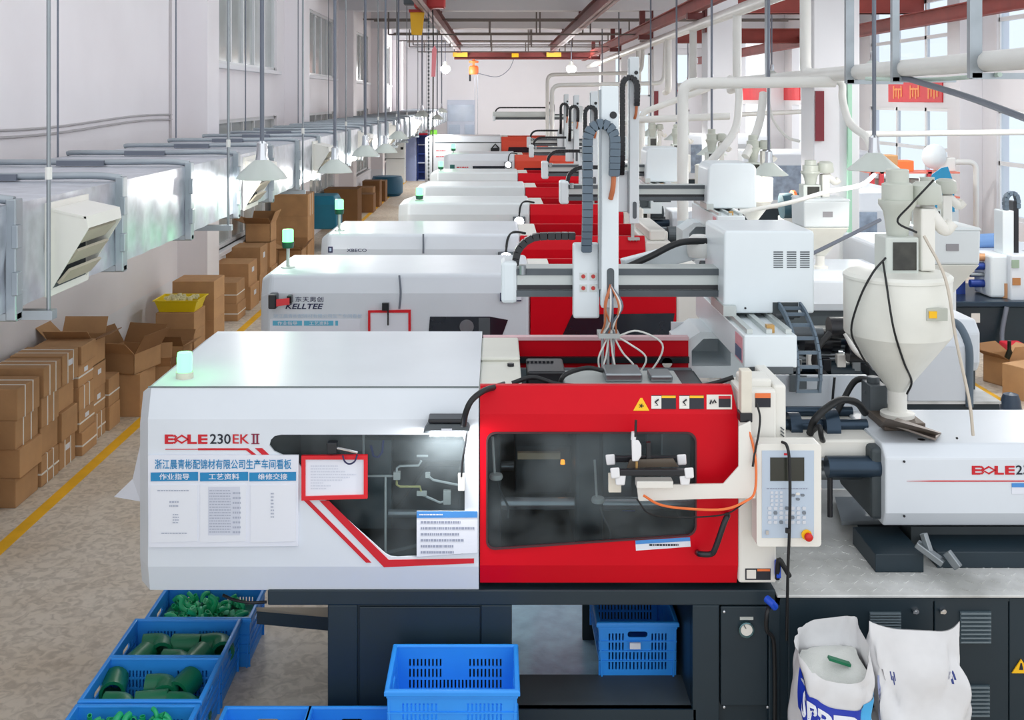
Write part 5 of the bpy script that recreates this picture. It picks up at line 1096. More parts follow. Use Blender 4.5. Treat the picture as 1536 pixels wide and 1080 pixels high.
nm_ = ['stack nearest the wall hung duct end', 'first strapped stack', 'second strapped stack', 'third strapped stack', 'fourth strapped stack', 'fifth strapped stack', 'short stack beside the open cartons']
for ci, (y0, dy, xf_, sx_, hs, _) in enumerate(cols):
    z = 0
    for li, h in enumerate(hs):
        jx = rc.uniform(-.03, .015)
        top = li == len(hs) - 1
        carton('%s brown carton from the floor, %s by yellow line' % (words[li], nm_[ci]), xf_ - sx_ / 2 + jx, y0 + dy / 2 + rc.uniform(-.01, .01), z, sx_, dy - .015, h, straps=rc.choice([0, 0, 1, 2, 3, 2]) if not (top and ci < 4) else rc.choice([0, 1]), mt=CARD if rc.random() < .7 else CARD2, lab=rc.random() < .25, opened=(top and ci == 5), tape=rc.random() < .4)
        z += h
    # a second row against the wall behind the first
    if ci in (1, 2, 3):
        z = 0
        for li in range(4):
            carton('%s plain carton in the row between %s and the wall' % (words[li], nm_[ci]), xf_ - sx_ - .05 + .02, y0 + dy / 2 + .02, z, .0 + .06 + .02, dy - .03, .24, straps=0) if False else None
            z += .24
# open cartons and leaning sheet
carton('open empty carton with raised flaps beside the strapped stacks', -3.66, 10.95, .42, .42, .48, .2, rz=R(-14), opened=True)
carton('closed carton under the open empty carton with raised flaps', -3.68, 10.95, 0, .42, .48, .42, mt=CARD2)
carton('tilted open carton on the floor between stacks and yellow bin', -3.6, 11.5, 0, .38, .36, .34, rz=R(14), opened=True)
carton('wide open carton behind the tilted one near the yellow bin', -3.62, 12.16, 0, .42, .3, .4, rz=R(-3), opened=True)
p = 12.75
for li in range(3): carton('%s carton in the stack carrying the yellow bin' % words[li], -3.66, p, li * .22, .44, .48, .22, mt=CARD)
for li in range(4): carton('%s carton in the stack behind the yellow bin' % words[li], -3.62, p + .62, li * .23, .5, .5, .23, mt=CARD2)
yb = thing('yellow_bin', (-3.66, p, .66), 'yellow plastic bin full of pale parts on carton stack', 'bin')
m = MB(); s = [(-1, -1), (1, -1), (1, 1), (-1, 1)]
q = lambda a, b, z: [(-3.66 + u * a, p + v * b, .66 + z) for u, v in s]
m.loft([q(.2, .17, 0), q(.245, .215, .14), q(.26, .23, .14), q(.26, .23, .13)], caps=False); m.f.append((0, 1, 2, 3)); m.build('tub', YBIN, yb)
rp = random.Random(2)
pb = MB(); [pb.lathe([(.0, 0), (.025, 0), (.02, .03), (0, .03)], (-3.66 + rp.uniform(-.16, .16), p + rp.uniform(-.14, .14), .77 + rp.uniform(0, .02)), 7) for k in range(40)]
q_ = pb.build('molded_parts', mat('pale_parts', (220, 214, 170), .5)); tag(q_, 'heap of small pale molded parts lying in yellow bin', 'parts', kind='stuff')
# second group beyond first column
g2_ = [(15.3, .5, .52, [.24, .3], 'strapped stack after the first column'), (16.1, .6, .56, [.34, .34], 'wide stack after the first column'), (16.85, .55, .56, [.4, .42], 'high stack below the low window'), (17.6, .5, .54, [.4, .4, .3], 'tall stack below the low window')]
for ci, (y0, dy, sx_, hs, nm) in enumerate(g2_):
    z = 0
    for li, h in enumerate(hs):
        top = li == len(hs) - 1
        if top and ci == 3: sx_ = .4
        carton('%s carton from the floor in the %s' % (words[li], nm), -3.62 - sx_ / 2 + rc.uniform(-.02, .02), y0 + dy / 2, z, sx_, dy - .02, h, straps=2 if (ci == 0) else 0, mt=CARD2 if ci in (1, 3) else CARD, opened=top and ci in (3,), lab=ci in (1, 2))
        z += h
for li, h in enumerate((.5, .45, .4)): carton('%s big carton of the stack before the second column' % words[li], -3.78, 20.4, sum((.5, .45, .4)[:li]), .68, .7, h, mt=CARD, straps=1 if li == 2 else 0)
carton('small open carton in front of the big carton stack', -3.55, 19.1, 0, .4, .45, .5, opened=True, mt=CARD)
for k in range(5): carton('brown carton in the far row past the third column, %s' % ['next to column', 'after it', 'middle', 'fourth along', 'last before blue tub'][k], -3.6 - .1 * (k % 2), 30.2 + k * .8, 0, .5, .6, .5 + .12 * (k % 3), mt=CARD if k % 2 else CARDIN)
tbn = MB().lathe([(0, 0), (.4, 0), (.5, .1), (.5, .5), (.46, .62), (0, .64)], (-3.5, 35.2, 0), 16).build('plastic_tub', mat('petrol_plastic', (22, 92, 124), .45, var=.05), smooth=40); tag(tbn, 'rounded petrol blue plastic tub at the end of carton row', 'tub')
tl = thing('covered_trolley', (-3.65, 22.6, 0), 'teal covered trolley standing behind the second column', 'trolley')
TEAL = mat('teal_cover', (16, 112, 140), .5, var=.08)
m = MB(); m.loft([[(-4.0, 22.3, .45), (-3.25, 22.3, .45), (-3.25, 23.2, .45), (-4.0, 23.2, .45)], [(-4.0, 22.3, .95), (-3.25, 22.3, .95), (-3.25, 23.2, .95), (-4.0, 23.2, .95)], [(-3.9, 22.4, 1.12), (-3.32, 22.4, 1.12), (-3.32, 23.1, 1.12), (-3.9, 23.1, 1.12)]]); m.build('cover', TEAL, tl, bevel=.03)
for a, b in ((-3.95, 22.35), (-3.3, 22.35), (-3.95, 23.15), (-3.3, 23.15)): MB().cyl((a, b, 0), (a, b, .46), .03, n=10).build('leg', TEAL, tl)
carton('cardboard drum shaped carton behind teal trolley', -3.7, 26.5, 0, .8, .8, .95, mt=CARDIN)
sh = MB(); sh.add([P(172, 745, 5.5), P(200, 718, 5.42), P(213, 660, 5.32), P(216, 690, 5.32), P(212, 752, 5.36)], [(0, 1, 2, 4), (2, 3, 4)])
so = sh.build('plastic_sheet', PAPER); so.modifiers.new('t', 'SOLIDIFY').thickness = .004; tag(so, 'loose white sheet hanging from the end of the printed machine', 'sheet')
# ================================================================ crates
def crate_proto():
    t = thing('plastic_crate', (0, 0, 0), 'x', 'crate'); L, Wd, Hh, th = .56, .39, .27, .008
    b = MB(); tp = .012
    def slots(wid, fields, rows):
        hs = []
        for (a, c) in fields:
            n = int((c - a) / .0165)
            for i in range(n):
                u = a + (c - a) * (i + .25) / n
                for (z0, z1) in rows: hs.append([(u, z0), (u + .008, z0), (u + .008, z1), (u, z1)])
        return hs
    rows = [(.03, .07), (.08, .12), (.13, .17), (.18, .215)]
    hl = slots(L, [(-.22, -.06), (.06, .22)], rows) + slots(L, [(-.06, .06)], rows[:2])
    hs = slots(Wd, [(-.15, -.065), (.065, .15)], rows) + slots(Wd, [(-.065, .065)], rows[:2]) + [rrect(-.05, .05, .195, .225, .012, 3)]
    for s in (-1, 1):
        b.plate([(-L / 2, 0), (L / 2, 0), (L / 2, Hh), (-L / 2, Hh)], hl, lambda u, v, w: (u, s * (Wd / 2 - tp * (1 - v / Hh) - w), v), th)
        b.plate([(-Wd / 2, 0), (Wd / 2, 0), (Wd / 2, Hh), (-Wd / 2, Hh)], hs, lambda u, v, w: (s * (L / 2 - tp * (1 - v / Hh) - w), u, v), th)
    b.box(-L / 2 + .012, L / 2 - .012, -Wd / 2 + .012, Wd / 2 - .012, 0, .008)
    b.build('body', CRATE, t)
    r = MB()
    q = lambda a, z: [(u * (L / 2 + a), v * (Wd / 2 + a), z) for u, v in ((-1, -1), (1, -1), (1, 1), (-1, 1))]
    r.loft([q(-.01, Hh - .002), q(-.008, Hh + .006), q(.008, Hh + .006), q(.013, Hh), q(.013, Hh - .018), q(.004, Hh - .018), q(.004, Hh - .03)], caps=False); r.build('rim', CRATE, t, bevel=.003)
    r = MB()
    for z in (.075, .125, .175):
        for s in (-1, 1): r.box(-L / 2, L / 2, s * (Wd / 2 - tp * (1 - z / Hh)), s * (Wd / 2 - tp * (1 - z / Hh) + .006), z - .003, z + .003); r.box(s * (L / 2 - tp * (1 - z / Hh)), s * (L / 2 - tp * (1 - z / Hh) + .006), -Wd / 2, Wd / 2, z - .003, z + .003)
    r.build('rib', CRATE, t)
    return t
CP = crate_proto(); first = [True]
def crate(loc, rz, label, group='blue slotted crates'):
    o = CP if first[0] else copy_tree(CP); first[0] = False
    return place(o, loc, rz, label, group)
def fitting_elbow(r, mt, L=.1):
    m = MB(); pts = [(0, 0, 0)] + [(L * .6 + .05 * math.sin(a), 0, .05 - .05 * math.cos(a)) for a in [0, .4, .8, 1.2, PI / 2]] + [(L * .6 + .05, 0, .05 + L * .5)]
    m.tube(pts, r, 14, caps=False); m.tube(pts, r * .72, 14, caps=False)
    k = len(m.v) // 2; n = 14; q = k - n
    for j in range(n): m.f.append((j, (j + 1) % n, k + (j + 1) % n, k + j)); m.f.append((q + j, q + (j + 1) % n, k + q + (j + 1) % n, k + q + j))
    return m
def fitting_socket(r, L):
    m = MB(); return m.lathe([(r * .75, 0), (r, 0), (r, L), (r * .75, L), (r * .75, 0)], (0, 0, 0), 18, 'X')
crx = -1.675
CR = [(4.93, 'small bright', 0), (5.365, 'large elbow', 1), (5.775, 'wide pipe', 2), (6.185, 'chipped small', 3)]
for y, nm, k in CR:
    crate((crx + (.05 if k == 3 else 0), y, 0), 0, 'blue slotted crate of %s green pipe fittings on the floor' % nm, 'blue crates in the row of green fittings')
def put(mesh, label, name, loc, rot, group, sc=1.0):
    o = bpy.data.objects.new(name, mesh); COL.objects.link(o); o.location = loc; o.rotation_euler = rot; o.scale = (sc,) * 3
    return tag(o, label, 'pipe fitting', group)
def mesh_of(mb, name, mt):
    o = mb.build(name, mt, origin=(0, 0, 0), smooth=40); me = o.data; bpy.data.objects.remove(o); return me
EL = mesh_of(fitting_elbow(.062, GREEN), 'pipe_elbow', GREEN); SO = mesh_of(fitting_socket(.062, .15), 'pipe_socket', GREEN)
ES = mesh_of(fitting_elbow(.02, GREEN2, .04), 'small_elbow', GREEN2); SS = mesh_of(fitting_socket(.02, .05), 'small_socket', GREEN2); SSD = mesh_of(fitting_socket(.02, .04), 'small_socket', mat('mint_plastic', (130, 226, 178), .4, var=.1))
rf_ = random.Random(12)
for y, k, nm in ((5.365, 1, 'crate of large elbow fittings'), (5.775, 2, 'crate of wide pipe fittings')):
    for lay in range(2):
        for i in range(3):
            for j in range(2):
                me, n2 = (SO, 'pipe_socket') if (i + j + lay + k) % 2 else (EL, 'pipe_elbow')
                put(me, 'large dark green pipe %s lying in the %s' % ('socket' if n2 == 'pipe_socket' else 'elbow', nm), n2, (crx - .2 + i * .15 + rf_.uniform(-.01, .01), y - .085 + j * .16 - (.06 if n2 == 'pipe_socket' and (i + lay) % 2 else 0), .075 + lay * .112), (PI / 2 if n2 == 'pipe_elbow' else 0, 0, rf_.uniform(-.25, .25) + (PI / 2 if n2 == 'pipe_socket' and (i + lay) % 2 else 0)), 'large green fittings')
for y, k, nm in ((4.93, 0, 'crate of small bright fittings'), (6.185, 3, 'crate of chipped small fittings')):
    # the heap is many pieces deep; the pieces below the visible ones are one bed
    ox_ = .05 if k == 3 else 0
    bd = MB(); bd.box(crx + ox_ - .25, crx + ox_ + .25, y - .17, y + .17, .01, .2 if k == 0 else .185); bo = bd.build('fitting_heap', GREEN2 if k == 0 else GREEN); tag(bo, 'packed lower pieces of the heap in the %s' % nm, 'pipe fittings', kind='stuff')
    for i in range(145):
        me, n2 = [(ES, 'small_elbow'), (SS, 'small_socket'), (SSD if k == 3 else SS, 'small_socket')][rf_.randrange(3)]
        put(me, 'small green pipe piece on top of the heap in the %s' % nm, n2, (crx + ox_ + rf_.uniform(-.22, .2), y + rf_.uniform(-.15, .15), (.21 if k == 0 else .19) + rf_.uniform(0, .04)), (rf_.uniform(0, 6), rf_.uniform(0, 6), rf_.uniform(0, 6)), 'small fittings in the %s' % nm, rf_.uniform(.5, .8))
# empty crates by the machine base
ec = XX(681, 4.95)
crate((ec, 4.94, 0), 0, 'lower blue crate of the two stacked before the dark base', 'empty crates')
crate((ec, 4.94, .275), 0, 'empty blue crate on top of another before the dark base', 'empty crates')
crate((XX(519, 4.9), 4.83, 0), PI / 2, 'empty blue crate on the floor touching the stacked pair', 'empty crates')
crate((XX(388, 4.9), 4.83, 0), PI / 2, 'empty blue crate on the floor beside crate of bright fittings', 'empty crates')
cin = crate((XX(948, 5.75), 5.80, .2), PI / 2, 'blue crate with white tag standing inside the machine base opening', 'empty crates')
MB().box(XX(945, 5.5), XX(961, 5.5), 5.512, 5.518, .305, .335).build('tag_card', PAPER, None) if False else None
tg = thing('crate_tag', (XX(953, 5.5), 5.51, .3), 'small white tag card on crate inside the machine base', 'tag')
MB().box(XX(945, 5.5), XX(961, 5.5), 5.503, 5.516, .345, .375).build('card', PAPER, tg)
ps = MB()
n = 12; vs = []
for j in range(n):
    for i in range(n):
        x = XX(700, 5.9) + i / (n - 1) * .9; y = 5.62 + j / (n - 1) * 1.3; vs.append((x, y, .016 + .012 * math.sin(i * 1.7 + j) * math.sin(j * 1.3)))
ps.add(vs, [(j * n + i, j * n + i + 1, (j + 1) * n + i + 1, (j + 1) * n + i) for j in range(n - 1) for i in range(n - 1)])
pso = ps.build('plastic_film', mat('bluish_film', (186, 222, 246), .2, var=.16, scale=9, bump=.5, bscale=14), smooth=60); tag(pso, 'crumpled bluish white plastic film on floor under machine', 'film')
# ================================================================ bags
def bag_fn(cx, cy, hw, hd, hgt, seed, openm):
    rr = random.Random(seed); ph = [rr.uniform(0, 6) for _ in range(8)]
    def f(u, t):                                    # u angle, t 0..1 height
        c, s = math.cos(u), math.sin(u)
        if openm: e = .6; w = hw * (1 - .12 * max(0, t - .5) * 2 - .04 * (1 - t)); dd_ = hd * (1 - .25 * max(0, t - .55))
        else: e = .45; w = hw * (.94 + .06 * t); dd_ = hd * (1 if t < .35 else 1 - .97 * ((t - .35) / .65) ** 1.25)
        x = math.copysign(abs(c) ** e, c); y = math.copysign(abs(s) ** e, s)
        am = 1 if openm else (1.5 if t < .8 else 1.5 * (1 - t) * 5)
        wr = (-.014 * (1 - abs(math.sin(1.5 * u + 5 * t + ph[6]))) ** 4 - .012 * (1 - abs(math.sin(2.5 * u - 4 * t + ph[7]))) ** 5 + .010 * math.sin(3 * u + ph[0] + 9 * t) * (.3 + t) + .007 * math.sin(7 * u + ph[1] - 6 * t) + .006 * math.sin(17 * t + ph[2] + 2 * u)) * am
        z = hgt * t
        if openm and t > .5: z += (t - .5) * 2 * (.085 * s + .03 * math.sin(2 * u + 1.1) + .022 * c * c - .03 * (c < -.6) * abs(c))
        if not openm and t > .6: z += (t - .6) / .4 * (.03 * abs(c) ** 3 - .012 * math.sin(3.1 * c + .5))
        return Vector((cx + x * (w + wr) + (.012 * math.sin(5 * t + ph[5]) if not openm else 0), cy + y * (dd_ + wr * .7), z))
    return f
def bag(label, cx, cy, hw, hd, hgt, seed, openm):
    t = thing('plastic_sack', (cx, cy, 0), label, 'sack', 'white sacks before the dark base'); f = bag_fn(cx, cy, hw, hd, hgt, seed, openm)
    m = MB(); n = 56; k = 34
    secs = [[f(2 * PI * j / n, i / (k - 1)) for j in range(n)] for i in range(k)]
    m.loft(secs, caps=False); m.f.append(tuple(range(n)))
    SACK = mat('white_sack', (216, 216, 218), .4, var=.06, scale=6, bump=1.0, bscale=7)
    b = m.build('sack_body', SACK, t, smooth=70)
    if openm:
        i_ = MB(); c = Vector((cx - .02, cy + .03, hgt * .9)); ring = secs[-4]; kk = len(i_.v); i_.v += [tuple(v * .96 + Vector((cx, cy, v.z)) * .04 - Vector((0, 0, .06))) for v in ring] + [tuple(c)]
        for j in range(n): i_.f.append((kk + j, kk + (j + 1) % n, kk + n))
        i_.build('granulate', mat('white_granulate', (214, 216, 212), .6, var=.05, bump=.4, bscale=200), t, smooth=60)
        g_ = MB(); g_.obox((cx + .03, cy - .02, hgt * .905), (.1, .03, .012), Matrix.Rotation(.3, 3, 'Y')); g_.build('green_slip', GREEN, t)
    return t, f
b1, f1 = bag('open white sack printed SPPR on a blue band, before the dark base', XX(1254, 4.88), 4.95, .175, .14, .64, 3, True)
b2, f2 = bag('folded shut white sack with small blue marks next to the open sack', XX(1379, 4.95), 4.98, .205, .12, .70, 5, False)
def bag_patch(f, u0, u1, ta, tb, nm, mt, parent, off=.004):
    m = MB(); n = 18; k = 8; secs = []
    for i in range(k + 1):
        row = []
        for j in range(n + 1):
            s_ = j / n; u = u0 + (u1 - u0) * s_; t = ta(s_) + (tb(s_) - ta(s_)) * i / k
            p_ = f(u, t); c_ = f(u + PI, t); dv = (p_ - c_); dv.z = 0; row.append(p_ + dv.normalized() * off)
        secs.append(row)
    m.loft(secs, closed=False, caps=False); return m.build(nm, mt, parent, smooth=70)
band = bag_patch(f1, R(188), R(300), lambda s: .60 - .16 * s, lambda s: .87 - .16 * s, 'blue_band', mat('band_blue', (16, 48, 170), .4, var=.03), b1)
bag_patch(f1, R(301), R(335), lambda s: .35, lambda s: .71 + .04 * s, 'light_blue_patch', mat('band_cyan', (70, 170, 226), .4, var=.03), b1)
m = MB()
def mpf(u, v):
    s_ = u; uu = R(190) + (R(296) - R(190)) * s_; t = .60 - .16 * s_ + .05 + v * .17; p_ = f1(uu, t); c_ = f1(uu + PI, t); dv = p_ - c_; dv.z = 0; return p_ + dv.normalized() * .008
text_mb(m, 'SPPR', .16, .95, 0, 1, mpf, .03); m.build('lettering', PAPER, band)
m = MB()
def mpg(u, v):
    uu = R(306) + R(24) * u; t = .32 + v * .26; p_ = f1(uu, t); c_ = f1(uu + PI, t); dv = p_ - c_; dv.z = 0; return p_ + dv.normalized() * .007
text_mb(m, 'PPR', .6, .9, 0, 1, lambda u, v: mpg(u, v), .02); m.build('lettering', PAPER, b1)
for a, t0 in ((240, .70), (243.5, .675), (247, .70), (288, .72), (291.5, .695), (295, .72)): bag_patch(f2, R(a), R(a + 2.5), lambda s: t0, lambda s: t0 + .05, 'blue_mark', mat('mark_blue', (46, 62, 130), .5, var=0), b2, .005)
bag_patch(f2, R(205), R(211), lambda s: .45, lambda s: .72, 'blue_mark', mat('faded_blue', (150, 158, 196), .5, var=0), b2, .004)
# ================================================================ crane, hoists
def ibeam(x, z, y0, y1, w, h, nm, mt, label=None, cat='crane beam', group=None, kind='structure'):
    t_ = .022; m = MB()
    m.box(x - w / 2, x + w / 2, y0, y1, z, z + t_); m.box(x - w / 2, x + w / 2, y0, y1, z + h - t_, z + h); m.box(x - t_ / 2, x + t_ / 2, y0, y1, z, z + h)
    o = m.build(nm, mt, origin=(x, y0, z)); tag(o, label, cat, group, kind); return o
ibeam(-1.52, 4.98, 20, 46, .2, .34, 'crane_rail', CRANE, 'maroon crane rail under ceiling above the white covers')
ibeam(2.25, 4.98, 20, 46, .2, .34, 'crane_rail', CRANE, 'maroon crane rail under ceiling above the red doors')
for x in (-1.52, 2.25):
    for y in (29.2, 36.6, 43.9):
        o = MB().box(x - .07, x + .07, y, y + .1, 5.3, 5.44).build('rail_hanger', CRANE); tag(o, 'short maroon hanger plate between crane rail and beam', 'hanger', 'crane rail hangers')
ibeam(3.85, 4.78, 12, 49, .16, .26, 'crane_rail', CRANE2, 'rust red rail bracketed along the column row')
for y in COLY:
    t = thing('rail_bracket', (4.0, y + .1, 4.5), 'maroon angle bracket fixing the rust red rail to a column', 'bracket', 'rail brackets')
    MB().box(3.75, 4.13, y + .1, y + .3, 4.66, 4.79).build('arm', CRANE, t); MB().box(4.08, 4.13, y + .05, y + .35, 4.4, 5.42).build('plate', CRANE, t)
    MB().box(3.78, 3.92, y + .1, y + .3, 5.03, 5.43).build('hanger', CRANE, t)
br = thing('crane_girder', (.4, 45.4, 4.7), 'maroon crane bridge girder with yellow plate across the far bay', 'crane')
m = MB(); m.box(-1.75, 4.0, 45.3, 45.55, 4.72, 5.05); m.box(-1.75, 4.0, 45.2, 45.65, 4.72, 4.75); m.box(-1.75, 4.0, 45.2, 45.65, 5.02, 5.05); m.build('girder', CRANE, br)
for x in (-1.5, 2.35): MB().box(x - .3, x + .3, 45.15, 45.25, 4.82, 5.02).build('end_bracket', mat('crane_yellow', (220, 170, 60), .5), br)
MB().box(.62, .9, 45.19, 45.25, 4.8, 4.96).build('name_plate', YELLOW, br)
h2 = thing('chain_hoist', (-.95, 45.4, 4.0), 'orange electric chain hoist hanging from the crane girder', 'hoist')
m = MB(); m.lathe([(0, 0), (.17, 0), (.2, .06), (.2, .3), (.15, .36), (0, .36)], (-.95, 45.4, 4.1), 14); m.build('motor', ORANGE, h2, smooth=40)
m = MB(); m.lathe([(0, 0), (.2, .02), (.2, .1), (0, .13)], (-.95, 45.4, 4.56), 14); m.box(-1.0, -.9, 45.3, 45.5, 4.4, 4.75); m.build('trolley', ORANGE, h2)
MB().box(-1.14, -1.06, 45.35, 45.45, 3.82, 4.12).build('hook_block', BLACKP, h2)
MB().tube(cr([(-.8, 45.3, 4.15), (0, 45.3, 4.0), (.5, 45.3, 4.3), (.7, 45.3, 4.72)], 6), .015, 6).build('cable', ROD, h2)
for x in (-.9, -.78): MB().cyl((x, 45.3, 4.1), (x, 45.3, 1.3), .008, n=5).build('pendant_cord', ROD, h2)
h1 = thing('chain_hoist', (-1.5, 24, 4.4), 'red hoist with yellow chain bucket and hanging black control pendant', 'hoist')
d = 24.0
m = MB(); m.box(XX(622, d), XX(668, d), 23.8, 24.2, ZZ(13, d), ZZ(-8, d)); m.build('hoist_body', mat('hoist_red', (176, 52, 52), .5), h1, bevel=.04)
m = MB(); m.box(XX(606, d), XX(624, d), 23.85, 24.15, ZZ(8, d), ZZ(-4, d)); m.build('motor', GREYM, h1, bevel=.03)
m = MB(); m.loft([[P(617, 52, d), P(633, 53, d), P(633, 53, d + .22), P(617, 52, d + .22)], [P(615, 18, d), P(637, 18, d), P(637, 18, d + .3), P(615, 18, d + .3)]]); m.build('chain_bucket', mat('bucket_yellow', (238, 182, 30), .45, var=.04), h1, bevel=.015)
MB().pbox(613, 640, 14, 18, d - .02, .36).build('bucket_rim', mat('hoist_red', (176, 52, 52), .5), h1)
mm = MB(); p0 = P(643, 20, d); p1 = P(643, 272, d); n = 90
for i in range(n):
    a = p0.lerp(p1, i / n); mm.obox(a, (.035 if i % 2 else .015, .015 if i % 2 else .035, .045), Matrix.Identity(3))
mm.build('load_chain', GREYM, h1)
MB().tube([P(649, 15, d), P(650, 60, d), P(649, 280, d)], .014, 8).build('control_cable', BLACK, h1)
m = MB(); m.pplate([(647, 115), (653, 115), (655, 74), (652, 68), (648, 74)], d - .05, .02); m.build('pink_tag', mat('pink_tag', (250, 150, 158), .5, var=.03), h1)
m = MB(); m.pbox(642.5, 654, 273, 283, d - .05, .12); m.build('chain_guide', BLACKP, h1, bevel=.01)
MB().pbox(646, 652, 283, 299, d - .04, .08).build('control_pendant', mat('pendant_dark', (52, 44, 46), .5), h1, bevel=.015)
# ================================================================ overhead pipes of the column row
def pipe(pts, r, label, mt=PVC, group='white pipes by the column row', n=12, smooth_path=True):
    o = MB().tube(cr(pts, 5) if smooth_path and len(pts) > 2 else pts, r, n).build('pipe', mt, smooth=50); return tag(o, label, 'pipe', group)
def elbow_path(pts, r=.15):
    pts = [Vector(p) for p in pts]; out = [pts[0]]
    for a, b, c in zip(pts[:-2], pts[1:-1], pts[2:]):
        u = (a - b).normalized(); v = (c - b).normalized()
        for k in range(6): t = k / 5; out.append((b + u * r) * (1 - t) ** 2 + 2 * b * t * (1 - t) + (b + v * r) * t * t)
    out.append(pts[-1]); return out
def epipe(pts, r, label, mt=PVC, rad=.18, n=12): return pipe(elbow_path(pts, rad), r, label, mt, n=n, smooth_path=False)
epipe([(4.0, 6.5, 3.41), (4.0, 24, 3.36)], .085, 'thick white pipe running past the columns below the upper pipe', rad=.3)
epipe([(4.0, 13.0, 3.3), (2.2, 13.0, 3.28), (2.2, 13.0, 1.5)], .066, 'white pipe turning down beside the rounded robot cover', rad=.15)
pipe([(4.0, 11.5, 4.58), (4.0, 48, 4.5)], .1, 'long thick white upper pipe along the column row')
for k, y in enumerate((14.25, 18.3, 22.4, 25.6, 31)):
    epipe([(4.0, y, 4.55), (4.0, y, 3.42), (4.0, y - .6, 3.40)] if k == 0 else [(3.98, y, 4.55), (3.95, y, 1.9 if k > 1 else 3.2)] if False else [(4.0, y, 4.55), (4.0, y, 3.3), (4.0, y + .5, 3.25)], .075, 'white drop pipe from the long upper pipe, %s' % ['before the front column', 'behind the front column', 'past the second column', 'nearing the third column', 'past the third column'][k], rad=.15)
epipe([(4.0, 18.9, 2.8), (2.05, 18.9, 2.72), (2.05, 18.9, .0)], .06, 'slim white pipe bending down between robots', rad=.3)
epipe([(4.0, 19.7, 3.36), (2.6, 19.7, 2.85), (2.6, 19.7, .0)], .055, 'slim white pipe with square bend near second robot', rad=.12)
for k, (a, b, y) in enumerate(((821, 900, 30), (828, 905, 26))):
    p_ = P(a, 112 if k == 0 else 128, y); epipe([(p_.x, y, 1.9), (p_.x, y, p_.z), (3.95, y, p_.z + .05), (4.0, y, 4.5)], .05, 'thin white pipe loop over the %s machine' % ('largest orange' if k == 0 else 'teal logo orange'), rad=.2)
epipe([(4.7, 29.2, 2.6), (9.07, 29.2, 2.8)], .06, 'thin white pipe across the right bay at mid height')
epipe([(4.7, 14.8, 2.62), (9.5, 14.8, 2.68)], .04, 'thin white pipe across the right bay before the window')
pipe([(4.0, 13.3, 3.35), P(1262, 125, 13.3), P(1264, 150, 13.2), P(1275, 185, 12.8), P(1300, 206, 12.4), P(1308, 225, 12.3)], .045, 'white flexible hose curving down from the thick pipe')
pipe([P(1095, 118, 18), P(1107, 130, 17.5), P(1108, 160, 17), P(1100, 200, 16.6), P(1060, 250, 16)], .06, 'white flexible hose curving over the second robot cover')
pipe([P(1145, 140, 15), P(1140, 180, 14.8), P(1128, 215, 14.6), P(1118, 235, 14.5)], .055, 'thick pale hose hanging behind rounded robot cover')
pipe([P(1152, 150, 15), P(1160, 180, 15), P(1180, 205, 15), P(1200, 212, 15)], .02, 'thin white hose swinging to the column')
pipe([P(1110, 318, 10.8), P(1180, 305, 10.7), P(1240, 288, 10.6), P(1290, 278, 10.6), P(1312, 262, 10.7)], .022, 'thin white hose crossing before the front column')
epipe([P(1424, 330, 20.6), P(1424, 243, 20.6), P(1464, 243, 20.6), P(1464, 430, 20.6)], .05, 'white pipe frame standing beside the column of outer wall', rad=.15)
pipe([P(1164, 406, 6.4), P(1240, 370, 6.8), P(1320, 330, 7.2)], .012, 'grey air line stretched from robot cover to hopper', ROD)
pipe([P(1355, 116, 10.8), P(1450, 145, 9.6), P(1540, 178, 8.6)], .03, 'grey conduit slanting down toward the window side', ROD)
for px, d_, w_ in ((1286, 12.2, .09), (1357, 10.8, .07), (1482, 9.0, .1), (1160, 15.9, .06)):
    x = 4.0; t = thing('strut_hanger', (x, d_, 3.3), 'galvanised strut hanger carrying thick white pipe, %s' % {1286: 'next to the front column', 1357: 'middle of three', 1482: 'before the tall window', 1160: 'past the front column'}[px], 'hanger')
    MB().box(x - .09 - w_ / 2, x - .09 + w_ / 2, d_ - .03, d_ + .03, 3.27, ZC).build('upright', GALV2, t)
    MB().box(x - .12, x + .5, d_ - .03, d_ + .03, 3.26, 3.31).build('foot', GALV2, t)
pipe([P(1300, 118, 11.5), P(1380, 120, 10.6), P(1450, 116, 9.6), P(1500, 112, 8.9)], .02, 'pale green cable sagging below thick white pipe', mat('mint_cable', (196, 216, 206), .5))
o = MB().box(4.55, 4.6, 14.24, 14.3, 0.2, 3.3).build('green_conduit', mat('mint_conduit', (170, 214, 190), .5)); tag(o, 'mint green vertical strip on front column', 'conduit')
for k, (x, y, z0, z1) in enumerate(((4.14, 14.24, 2.55, 3.2), (4.14, 28.84, 2.6, 3.3))):
    o = MB().box(x - .01, x + .1, y, y + .05, z0, z1).build('column_sign', mat('dark_red_sign', (120, 30, 44), .5)); tag(o, 'narrow dark red sign strip on %s column' % ('front' if k == 0 else 'third'), 'sign')
# ================================================================ right bay
for y, z, lb in ((32, 4.72, 'maroon crane girder across the right bay, nearer'), (24.5, 5.0, 'maroon crane girder high across the right bay, before first')):
    t = thing('crane_girder', (7, y, z), lb, 'crane'); m = MB(); m.box(4.7, 9.52, y, y + .25, z, z + .42); m.build('girder', CRANE2, t); MB().box(4.75, 9.3, y - .08, y + .33, z, z + .03).build('flange', CRANE2, t); MB().box(4.75, 9.3, y - .08, y + .33, z + .39, z + .42).build('flange', CRANE2, t)
ibeam(8.8, 4.6, 14, 48, .18, .3, 'crane_rail', CRANE2, 'rust red rail along outer wall of right bay')
dkt = thing('milling_machine', (7.0, 13.9, 0), 'dark based machine with white head under the window of right bay', 'machine')
d = 13.6
m = MB(); m.box(XX(1425, d), 8.9, d, d + 1.3, .04, ZZ(460, d)); m.build('base', DARK, dkt, bevel=.02)
